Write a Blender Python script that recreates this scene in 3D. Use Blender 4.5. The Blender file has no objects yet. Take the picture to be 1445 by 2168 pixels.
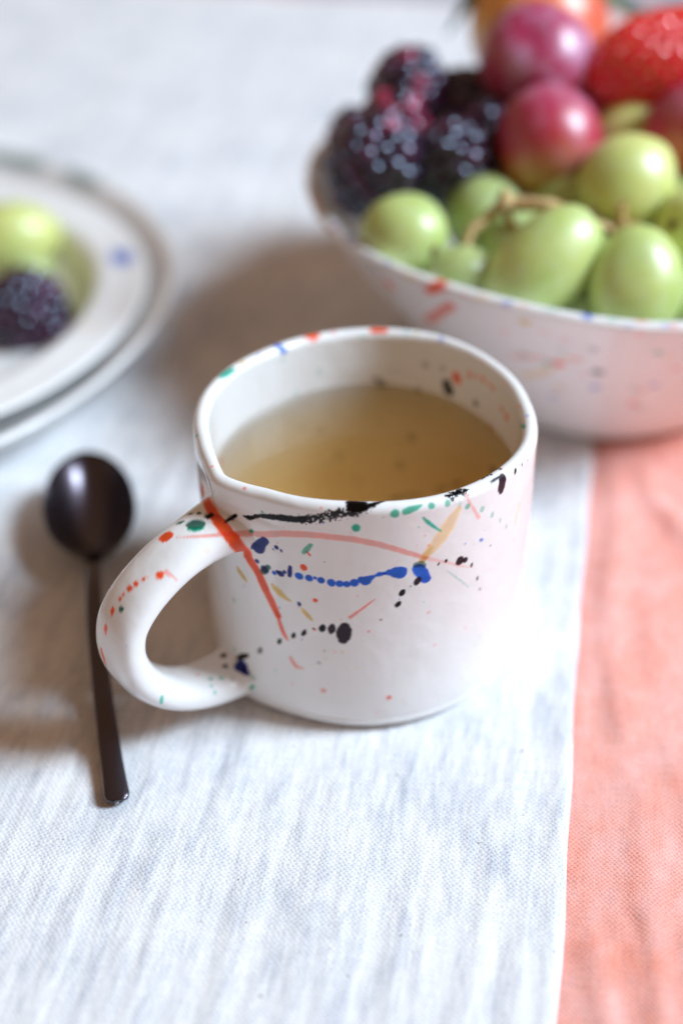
import bpy, bmesh, math
import numpy as np
from mathutils import Vector, Matrix, Euler

# ------------------------------------------------------------------ camera, light, exposure
S = bpy.context.scene
COL = S.collection
CM = 0.01
R = math.radians

cam_d = bpy.data.cameras.new("camera")
cam = bpy.data.objects.new("camera", cam_d)
COL.objects.link(cam)
cam.location = (0.0, 0.0, 0.266)
cam.rotation_euler = (R(90 - 36.5), 0, 0)
cam_d.lens = 50
cam_d.sensor_fit = 'VERTICAL'
cam_d.sensor_height = 36
cam_d.clip_start = 0.01
cam_d.clip_end = 50
cam_d.dof.use_dof = True
cam_d.dof.focus_distance = 0.337
cam_d.dof.aperture_fstop = 3.5
S.camera = cam

W = bpy.data.worlds.new("World")
S.world = W
W.use_nodes = True
bg = W.node_tree.nodes["Background"]
bg.inputs[0].default_value = (1.0, 0.60, 0.36, 1)
bg.inputs[1].default_value = 0.28

ld = bpy.data.lights.new("window_light", 'AREA')
ld.shape = 'RECTANGLE'
ld.size = 1.0
ld.size_y = 1.45
ld.energy = 222.0
ld.color = (0.70, 0.855, 1.0)
lo = bpy.data.objects.new("window_light", ld)
COL.objects.link(lo)
_dir = Vector((0.70, -0.10, 0.66)).normalized()
lo.location = Vector((0.0, 0.50, 0.0)) + _dir * 3.5
lo.rotation_euler = _dir.to_track_quat('Z', 'Y').to_euler()

S.view_settings.view_transform = 'Standard'
S.view_settings.look = 'None'
S.view_settings.exposure = 0.07
S.view_settings.gamma = 1.0
S.render.engine = 'CYCLES'
S.cycles.max_bounces = 12
S.cycles.transparent_max_bounces = 16
S.cycles.volume_bounces = 8
S.cycles.use_denoising = True
S.cycles.caustics_reflective = False

# ------------------------------------------------------------------ helpers
def hsh(ix, iy, iz, seed=0):
    n = (ix.astype(np.int64) * 374761393 + iy.astype(np.int64) * 668265263 +
         iz.astype(np.int64) * 2147483647 + seed * 144269504) & 0xFFFFFFFF
    n = ((n ^ (n >> 13)) * 1274126177) & 0xFFFFFFFF
    n = n ^ (n >> 16)
    return (n & 0xFFFF) / 65535.0

def vnoise(x, y, z=None, seed=0):
    """smooth lattice noise, -1..1"""
    x = np.asarray(x, float); y = np.asarray(y, float)
    z = np.zeros_like(x) if z is None else np.asarray(z, float)
    xi, yi, zi = np.floor(x), np.floor(y), np.floor(z)
    fx, fy, fz = x - xi, y - yi, z - zi
    fx = fx * fx * (3 - 2 * fx); fy = fy * fy * (3 - 2 * fy); fz = fz * fz * (3 - 2 * fz)
    out = 0
    for dx in (0, 1):
        for dy in (0, 1):
            for dz in (0, 1):
                w = (fx if dx else 1 - fx) * (fy if dy else 1 - fy) * (fz if dz else 1 - fz)
                out = out + w * hsh(xi + dx, yi + dy, zi + dz, seed)
    return out * 2 - 1

def sstep(a, b, x):
    t = np.clip((x - a) / (b - a), 0, 1)
    return t * t * (3 - 2 * t)

def link(name, me, parent=None, mat=None):
    o = bpy.data.objects.new(name, me)
    COL.objects.link(o)
    if parent is not None:
        o.parent = parent
    if mat is not None and me is not None:
        me.materials.clear()
        me.materials.append(mat)
    return o

def mesh_np(name, V, Fq, smooth=True):
    """V in centimetres, faces a list/array of quads or a list of polygons"""
    me = bpy.data.meshes.new(name)
    V = np.asarray(V, float) * CM
    if isinstance(Fq, np.ndarray) and Fq.shape[1] == 4:          # outward faces: positive enclosed volume
        c0 = V.mean(0); a, b, c, d = (V[Fq[:, k]] - c0 for k in range(4))
        if (np.einsum('ij,ij->i', a, np.cross(b, c)) + np.einsum('ij,ij->i', a, np.cross(c, d))).sum() < 0:
            Fq = Fq[:, ::-1]
    if isinstance(Fq, np.ndarray):
        me.vertices.add(len(V)); me.vertices.foreach_set("co", V.ravel())
        n, k = Fq.shape
        me.loops.add(n * k); me.loops.foreach_set("vertex_index", np.ascontiguousarray(Fq).ravel().astype(np.int32))
        me.polygons.add(n)
        me.polygons.foreach_set("loop_start", np.arange(0, n * k, k, dtype=np.int32))
        me.polygons.foreach_set("loop_total", np.full(n, k, dtype=np.int32))
        me.update(calc_edges=True)
    else:
        me.from_pydata([tuple(v) for v in V], [], [tuple(f) for f in Fq])
        me.update()
    me.polygons.foreach_set("use_smooth", np.full(len(me.polygons), smooth, dtype=bool))
    return me

def grid_faces(nu, nv, wrap_u=False, wrap_v=False):
    """vertex index = i*nv + j"""
    iu = np.arange(nu if wrap_u else nu - 1); jv = np.arange(nv if wrap_v else nv - 1)
    I, J = np.meshgrid(iu, jv, indexing='ij')
    I2 = (I + 1) % nu; J2 = (J + 1) % nv
    return np.stack([I * nv + J, I2 * nv + J, I2 * nv + J2, I * nv + J2], -1).reshape(-1, 4)

def tag(o, label, cat, group=None, kind=None):
    o["label"] = label; o["category"] = cat
    if group: o["group"] = group
    if kind: o["kind"] = kind
    return o

def empty(name, loc=(0, 0, 0), rot=(0, 0, 0)):
    o = bpy.data.objects.new(name, None)
    COL.objects.link(o)
    o.location = tuple(c * CM for c in loc); o.rotation_euler = rot
    o.empty_display_size = 0.01
    return o

def spline(P, n):
    """Catmull-Rom through the rows of P, n samples"""
    P = np.asarray(P, float)
    Q = np.vstack([2 * P[0] - P[1], P, 2 * P[-1] - P[-2]])
    t = np.linspace(0, len(P) - 1 - 1e-9, n); i = t.astype(int); f = (t - i)[:, None]
    a, b, c, d = Q[i], Q[i + 1], Q[i + 2], Q[i + 3]
    return .5 * (2 * b + (c - a) * f + (2 * a - 5 * b + 4 * c - d) * f ** 2 + (3 * b - a - 3 * c + d) * f ** 3)

def tube(path, rad, ns=10, cap=True):
    """round tube, returns V, F list"""
    path = np.asarray(path, float); n = len(path)
    rad = np.broadcast_to(np.asarray(rad, float), (n,))
    T = np.gradient(path, axis=0); T /= np.linalg.norm(T, axis=1)[:, None]
    up = np.array([0, 0, 1.0]) if abs(T[0][2]) < .9 else np.array([1.0, 0, 0])
    V = []
    for p, t, r in zip(path, T, rad):
        a = np.cross(t, up); a /= np.linalg.norm(a); b = np.cross(a, t); up = b
        for k in range(ns):
            w = 2 * math.pi * k / ns
            V.append(p + r * (math.cos(w) * a + math.sin(w) * b))
    Fc = [list(f) for f in grid_faces(n, ns, wrap_v=True)]
    if cap:
        Fc.append(list(range(ns))[::-1]); Fc.append([(n - 1) * ns + k for k in range(ns)])
    return V, Fc

# ------------------------------------------------------------------ materials
def new_mat(name):
    m = bpy.data.materials.new(name); m.use_nodes = True
    nt = m.node_tree
    return m, nt, nt.nodes["Principled BSDF"], nt.nodes["Material Output"]

def N(nt, typ, **kw):
    n = nt.nodes.new(typ)
    for k, v in kw.items():
        setattr(n, k, v)
    return n

def L(nt, a, b):
    nt.links.new(a, b)

def math_node(nt, op, a, b=None, clamp=False):
    n = N(nt, "ShaderNodeMath", operation=op); n.use_clamp = clamp
    for i, x in enumerate((a, b)):
        if x is None: continue
        if isinstance(x, (int, float)): n.inputs[i].default_value = x
        else: L(nt, x, n.inputs[i])
    return n.outputs[0]

def ramp(nt, fac, stops):
    n = N(nt, "ShaderNodeValToRGB")
    el = n.color_ramp.elements
    while len(el) < len(stops): el.new(0.5)
    for e, (p, c) in zip(el, stops):
        e.position = p; e.color = (*c, 1) if len(c) == 3 else c
    L(nt, fac, n.inputs[0])
    return n.outputs[0]

def mixc(nt, fac, a, b, typ='MIX'):
    n = N(nt, "ShaderNodeMix", data_type='RGBA', blend_type=typ)
    if isinstance(fac, (int, float)): n.inputs[0].default_value = fac
    else: L(nt, fac, n.inputs[0])
    for i, x in ((6, a), (7, b)):
        if isinstance(x, tuple): n.inputs[i].default_value = (*x, 1)
        else: L(nt, x, n.inputs[i])
    return n.outputs[2]

def coords(nt, scale=(100, 100, 100)):
    tc = N(nt, "ShaderNodeTexCoord")
    mp = N(nt, "ShaderNodeMapping"); mp.inputs[3].default_value = scale
    L(nt, tc.outputs["Object"], mp.inputs[0])
    return mp.outputs[0]

def noise(nt, vec, scale=1.0, detail=2.0, rough=.5):
    n = N(nt, "ShaderNodeTexNoise")
    n.inputs["Scale"].default_value = scale; n.inputs["Detail"].default_value = detail
    n.inputs["Roughness"].default_value = rough
    L(nt, vec, n.inputs["Vector"])
    return n.outputs["Fac"]

def cloth_mat(name, light, dark, weave, slub, bump_d, fleck=None, slub_stops=(.42, .72), gap_c=(.55, .56, .60)):
    """woven cloth: colour slubs along local y, plain-weave relief of real thread size (cm)"""
    m, nt, p, out = new_mat(name)
    v = coords(nt)
    warp = noise(nt, v, 0.9, 2)
    vs = coords(nt, (100 * slub[0], 100 * slub[1], 100))
    n1 = noise(nt, vs, 1.0, 4, .6)
    n2 = noise(nt, v, .28, 3, .55)
    nf = noise(nt, v, 14.0, 2, .6)
    n3 = noise(nt, coords(nt, (100 * slub[0] * 3.1, 100 * slub[1] * 2.6, 100)), 1.0, 2, .5)
    s = math_node(nt, 'ADD', math_node(nt, 'MULTIPLY', n1, .42), math_node(nt, 'MULTIPLY', n2, .33))
    s = math_node(nt, 'ADD', s, math_node(nt, 'MULTIPLY', n3, .25))
    c = ramp(nt, s, [(slub_stops[0], light), (slub_stops[1], dark)])
    # threads
    sep = N(nt, "ShaderNodeSeparateXYZ"); L(nt, v, sep.inputs[0])
    jit = math_node(nt, 'MULTIPLY', noise(nt, v, 2.2, 2), weave * 2.6)
    jit2 = math_node(nt, 'MULTIPLY', noise(nt, v, 3.1, 2), weave * 2.6)
    k = math.pi / weave
    sx = math_node(nt, 'SINE', math_node(nt, 'MULTIPLY', math_node(nt, 'ADD', sep.outputs[0], jit), k))
    sy = math_node(nt, 'SINE', math_node(nt, 'MULTIPLY', math_node(nt, 'ADD', sep.outputs[1], jit2), k))
    w = math_node(nt, 'MULTIPLY', sx, sy)
    w = math_node(nt, 'ADD', math_node(nt, 'MULTIPLY', w, .5), .5)
    gap = ramp(nt, w, [(0.0, gap_c), (.36, (1, 1, 1))])
    gf = ramp(nt, s, [(slub_stops[0] - .04, (.25, .25, .25)), (slub_stops[1] - .06, (1, 1, 1))])
    c = mixc(nt, gf, c, mixc(nt, 1.0, c, gap, 'MULTIPLY'))
    ya = noise(nt, coords(nt, (1400, 160, 100)), 1.0, 2, .6)      # single yarns, thicker and thinner
    yb = noise(nt, coords(nt, (180, 1400, 100)), 1.0, 2, .6)
    yy = math_node(nt, 'ADD', math_node(nt, 'MULTIPLY', ya, .5), math_node(nt, 'MULTIPLY', yb, .5))
    c = mixc(nt, 1.0, c, ramp(nt, yy, [(.36, (.86, .87, .90)), (.56, (1, 1, 1))]), 'MULTIPLY')
    tint = ramp(nt, nf, [(.3, (.93, .93, .93)), (.7, (1, 1, 1))])
    c = mixc(nt, 1.0, c, tint, 'MULTIPLY')
    if fleck:
        fl = noise(nt, v, 5.0, 1, .5)
        fm = ramp(nt, fl, [(.765, (0, 0, 0)), (.80, (1, 1, 1))])
        c = mixc(nt, math_node(nt, 'MULTIPLY', fm, .75), c, fleck)
    L(nt, c, p.inputs["Base Color"])
    p.inputs["Roughness"].default_value = .9
    p.inputs["Specular IOR Level"].default_value = .15
    p.inputs["Sheen Weight"].default_value = .15
    h = math_node(nt, 'ADD', math_node(nt, 'MULTIPLY', w, bump_d[0]),
                  math_node(nt, 'MULTIPLY', n1, bump_d[1]))
    h = math_node(nt, 'ADD', h, math_node(nt, 'MULTIPLY', yy, bump_d[2]))
    b = N(nt, "ShaderNodeBump"); b.inputs["Strength"].default_value = 1.0
    b.inputs["Distance"].default_value = .001
    L(nt, h, b.inputs["Height"]); L(nt, b.outputs[0], p.inputs["Normal"])
    return m

def glaze_mat(name, rough=.09):
    """porcelain under a clear glaze; the splashes of pigment are the attribute 'pigment'"""
    m, nt, p, out = new_mat(name)
    a = N(nt, "ShaderNodeAttribute"); a.attribute_name = "pigment"
    v = coords(nt)
    n = noise(nt, v, .8, 3)
    c = mixc(nt, 1.0, a.outputs["Color"], ramp(nt, n, [(.3, (.965, .965, .96)), (.7, (1, 1, 1))]), 'MULTIPLY')
    L(nt, c, p.inputs["Base Color"])
    p.inputs["Roughness"].default_value = .35
    bw = N(nt, "ShaderNodeRGBToBW"); L(nt, a.outputs["Color"], bw.inputs[0])
    L(nt, ramp(nt, bw.outputs[0], [(.02, (.18, .18, .18)), (.5, (1, 1, 1))]), p.inputs["Coat Weight"])
    p.inputs["Coat Roughness"].default_value = rough
    p.inputs["Coat IOR"].default_value = 1.40
    p.inputs["Specular IOR Level"].default_value = .1
    b = N(nt, "ShaderNodeBump"); b.inputs["Strength"].default_value = .5; b.inputs["Distance"].default_value = .0006
    L(nt, math_node(nt, 'SUBTRACT', noise(nt, v, 1.3, 2), math_node(nt, 'MULTIPLY', bw.outputs[0], .10)), b.inputs["Height"])
    L(nt, b.outputs[0], p.inputs["Normal"]); L(nt, b.outputs[0], p.inputs["Coat Normal"])
    return m

def simple_mat(name, col, rough=.5, spec=.5, sss=0, sss_r=(1, .6, .3), var=None, var_scale=1.0, bump=0, coat=0, metal=0, sss_scale=.004):
    m, nt, p, out = new_mat(name)
    p.inputs["Base Color"].default_value = (*col, 1)
    p.inputs["Roughness"].default_value = rough
    p.inputs["Specular IOR Level"].default_value = spec
    p.inputs["Metallic"].default_value = metal
    if coat:
        p.inputs["Coat Weight"].default_value = coat; p.inputs["Coat Roughness"].default_value = .2
    if sss:
        p.inputs["Subsurface Weight"].default_value = sss
        p.inputs["Subsurface Radius"].default_value = sss_r
        p.inputs["Subsurface Scale"].default_value = sss_scale
    v = coords(nt)
    n = noise(nt, v, var_scale, 3, .55)
    if var:
        L(nt, ramp(nt, n, [(.3, col), (.7, var)]), p.inputs["Base Color"])
    if bump:
        b = N(nt, "ShaderNodeBump"); b.inputs["Strength"].default_value = 1; b.inputs["Distance"].default_value = bump
        L(nt, n, b.inputs["Height"]); L(nt, b.outputs[0], p.inputs["Normal"])
    return m
# ------------------------------------------------------------------ pigment splashes
PIG = {
    'K': (.006, .004, .006), 'P': (.034, .016, .028), 'B': (.016, .125, .66), 'N': (.022, .034, .22),
    'O': (.90, .10, .025), 'C': (.88, .26, .20), 'G': (.02, .42, .27), 'E': (.055, .16, .13),
    'Y': (.70, .47, .09), 'A': (.88, .60, .26), 'R': (.92, .34, .30), 'T': (.03, .48, .36), 'S': (.22, .20, .20),
}

def paint(V, strokes, white=(.80, .80, .80), seed=3, soft=.022):
    """V (n,3) cm; every stroke is a chain of tapered capsules (x, y, z, radius) lying on the surface"""
    n = len(V)
    colr = np.tile(np.array(white), (n, 1))
    for si, (key, alpha, rough, pts) in enumerate(strokes):
        P = np.asarray(pts, float)
        if len(P) == 1: P = np.vstack([P, P])
        rm = P[:, 3].max() * 1.3 + soft * 3
        lo_, hi_ = P[:, :3].min(0) - rm, P[:, :3].max(0) + rm
        idx = np.nonzero(((V > lo_) & (V < hi_)).all(1))[0]
        if not len(idx): continue
        X = V[idx]
        d = np.full(len(X), 9.0)
        for a, b in zip(P[:-1], P[1:]):
            ab = b[:3] - a[:3]; L2 = (ab ** 2).sum() + 1e-12
            t = np.clip(((X - a[:3]) @ ab) / L2, 0, 1)
            d = np.minimum(d, np.linalg.norm(X - a[:3] - t[:, None] * ab, axis=1) - (a[3] + t * (b[3] - a[3])))
        nz = vnoise(X[:, 0] * 9, X[:, 1] * 9, X[:, 2] * 9, seed + si)
        d = d + nz * .012 + ((.02 if rough == 1 else .09) * vnoise(X[:, 0] * 22, X[:, 1] * 22, X[:, 2] * 22, seed + 50 + si) if rough else 0)
        a = 1 - sstep(-soft, soft, d)
        pool = .88 + .12 * sstep(-.09, 0, d) + .10 * vnoise(X[:, 0] * 5, X[:, 1] * 5, X[:, 2] * 5, seed + 99 + si)
        a = a * np.clip(alpha * (pool if alpha < .8 else np.maximum(pool, 1.0)), 0, 1)
        if rough:                                            # dry-brush speckle
            a = a * (1 - .95 * (rough > 1) * sstep(.42, .62, vnoise(X[:, 0] * 26, X[:, 1] * 26, X[:, 2] * 40, seed + si + 7)))
        c = np.array(PIG[key]) * (np.clip(pool, .6, 1.1) ** 1.5)[:, None]
        under = colr[idx]
        over = c * (under / np.array(white)) ** .6           # translucent: what lies below shows
        colr[idx] = under * (1 - a[:, None]) + over * a[:, None]
    return colr

def set_pigment(me, colr):
    at = me.attributes.new("pigment", 'FLOAT_COLOR', 'POINT')
    at.data.foreach_set("color", np.c_[colr, np.ones(len(colr))].astype(np.float32).ravel())

# ------------------------------------------------------------------ the mug
MC = np.array([0.65, 30.6])
MUG_H = 7.2
_tab = [(-141, .46), (-137, .38), (-125, .14), (-112, .10), (-95, 0), (-60, .02), (-20, .04), (7, -.10), (36, -.08), (62, .08),
        (86, .06), (110, -.04), (134, -.12), (154, -.05), (169, 0), (184, .03), (197, .07), (208, .22), (216, .36), (219, .46)]
_th = np.radians(np.arange(-141, 219, .25))
_dl = np.interp(np.degrees(_th), [a for a, b in _tab], [b for a, b in _tab])
_k = np.exp(-.5 * (np.arange(-40, 41) * .25 / 2.0) ** 2); _k /= _k.sum()
_dl = np.convolve(np.r_[_dl[-40:], _dl, _dl[:40]], _k, 'valid')

def wrapdeg(t, c):
    return (np.degrees(t) - c + 180) % 360 - 180

def mug_r(th, z):
    d = np.interp((th - _th[0]) % (2 * np.pi) + _th[0], np.r_[_th, _th[0] + 2 * np.pi], np.r_[_dl, _dl[0]])
    w = .12 + .88 * sstep(2.6, 6.9, z) ** 1.4
    r = 4.31 + .05 * np.clip(z / 7.2, 0, 1) + d * w - .12 * np.clip(1 - z / 1.2, 0, 1) ** 2
    r = r + .02 * np.sin(3 * th + z * .7)
    dent = np.exp(-(wrapdeg(th, 207) / 7.5) ** 2) * np.exp(-((z - 5.95) / .62) ** 2)
    crease = np.exp(-((z - 6.52 + wrapdeg(th, 222) * .006) / .10) ** 2) * sstep(218, 226, np.degrees(th) % 360) * (1 - sstep(232, 246, np.degrees(th) % 360))
    r = r + .24 * np.exp(-(wrapdeg(th, 221) / 17) ** 2) * np.exp(-((z - .6) / 1.3) ** 2)
    return r - .30 * dent - .035 * crease

def mug_wob(th):
    return .03 * np.sin(2 * th + 1.0) + .02 * np.sin(3 * th) + .115 * np.exp(-(wrapdeg(th, 288) / 48) ** 4) + .04 * np.exp(-(wrapdeg(th, 90) / 50) ** 2)

TH_W = .40                                                   # wall
def mug_profile():
    """rows of (kind, a, b): outside bottom, outside wall, rim, inside wall, inside bottom"""
    rows = [('o', f, .10) for f in np.linspace(.02, .88, 6)]
    for t in np.linspace(0, 1, 9): rows.append(('foot', t, 0))
    for z in np.linspace(.42, 6.98, 262): rows.append(('w', z, 0))
    for t in np.linspace(0, math.pi, 26)[1:-1]: rows.append(('rim', t, 0))
    for z in np.linspace(6.98, 2.5, 96): rows.append(('i', z, 0))
    for t in np.linspace(0, 1, 12)[1:]: rows.append(('c', t, 0))
    for f in np.linspace(.76, .0004, 40): rows.append(('b', f, 1.72))
    return rows

def build_mug_body():
    front = np.radians(np.linspace(168, 372, 640, endpoint=False)); back = np.radians(np.linspace(372, 528, 170, endpoint=False))
    th = np.r_[front, back]
    rows = mug_profile()
    V = np.zeros((len(th), len(rows), 3)); wob = mug_wob(th)
    for j, (k, a, b) in enumerate(rows):
        if k == 'o': r = mug_r(th, np.full_like(th, .42)) * a; z = b - .02 * 0 * th + 0 * th
        elif k == 'foot':
            g = a * math.pi / 2
            r = mug_r(th, np.full_like(th, .42)) - .42 * (1 - math.sin(g)) * 1.0 ; z = 0 * th + .42 * (1 - math.cos(g)) * 1.0
        elif k == 'w': r = mug_r(th, np.full_like(th, a)); z = a + wob * sstep(3, 7, a)
        elif k == 'rim':
            r = mug_r(th, np.full_like(th, 6.98)) - TH_W / 2 + TH_W / 2 * math.cos(a); z = 6.98 + .215 * math.sin(a) + wob
        elif k == 'i':
            r = mug_r(th, np.full_like(th, a)) - TH_W; z = a + wob * sstep(3, 7, a)
        elif k == 'c':
            g = a * math.pi / 2
            r = mug_r(th, np.full_like(th, 2.5)) - TH_W - .8 * (1 - math.cos(g)); z = 0 * th + 2.5 - .78 * math.sin(g)
        else: r = (mug_r(th, np.full_like(th, 2.5)) - TH_W - .8) * a / .78 * .78 ; z = 0 * th + b
        V[:, j, 0] = MC[0] + r * np.cos(th); V[:, j, 1] = MC[1] + r * np.sin(th); V[:, j, 2] = z
    return V.reshape(-1, 3), grid_faces(len(th), len(rows), wrap_u=True)

HAZ = math.radians(220)
def build_mug_handle():
    path = np.array([(3.95, 5.62), (4.45, 5.74), (5.15, 5.72), (6.1, 5.50), (7.0, 5.02), (7.58, 4.42), (7.76, 3.8), (7.70, 3.15), (7.40, 2.45),
                     (6.95, 1.86), (6.35, 1.38), (5.6, 1.04), (4.8, .90), (4.2, .92), (3.75, .95), (3.5, .97)])
    n, m = 300, 104
    c = spline(path, n)
    T = np.gradient(c, axis=0); T /= np.linalg.norm(T, axis=1)[:, None]
    Nn = np.c_[-T[:, 1], T[:, 0]]                                # in-plane normal
    s = np.linspace(0, 1, n)
    flare = np.exp(-(s / .10) ** 2) + 2.1 * np.exp(-(np.maximum(0, .955 - s) / .06) ** 1.2)
    wid = .66 + .10 * np.sin(math.pi * s) + .42 * flare + .03 * np.sin(9 * s)
    thk = .40 + .05 * np.sin(math.pi * s) + .16 * np.exp(-(s / .14) ** 2) + .52 * np.exp(-(np.maximum(0, .955 - s) / .06) ** 1.2) + .015 * np.sin(14 * s + 1)
    w = np.linspace(0, 2 * math.pi, m, endpoint=False)
    e = .82                                                       # slightly squared strap
    cw = np.sign(np.cos(w)) * np.abs(np.cos(w)) ** e; sw = np.sign(np.sin(w)) * np.abs(np.sin(w)) ** e
    rho = c[:, 0][:, None] + Nn[:, 0][:, None] * thk[:, None] * sw
    z = c[:, 1][:, None] + Nn[:, 1][:, None] * thk[:, None] * sw
    z = np.maximum(z, .02 + .06 * (1 - np.abs(cw)))
    off = wid[:, None] * cw
    er = np.array([math.cos(HAZ), math.sin(HAZ)]); ep = np.array([-math.sin(HAZ), math.cos(HAZ)])
    X = MC[0] + rho * er[0] + off * ep[0]; Y = MC[1] + rho * er[1] + off * ep[1]
    return np.stack([X, Y, z], -1).reshape(-1, 3), grid_faces(n, m, wrap_v=True)

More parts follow.
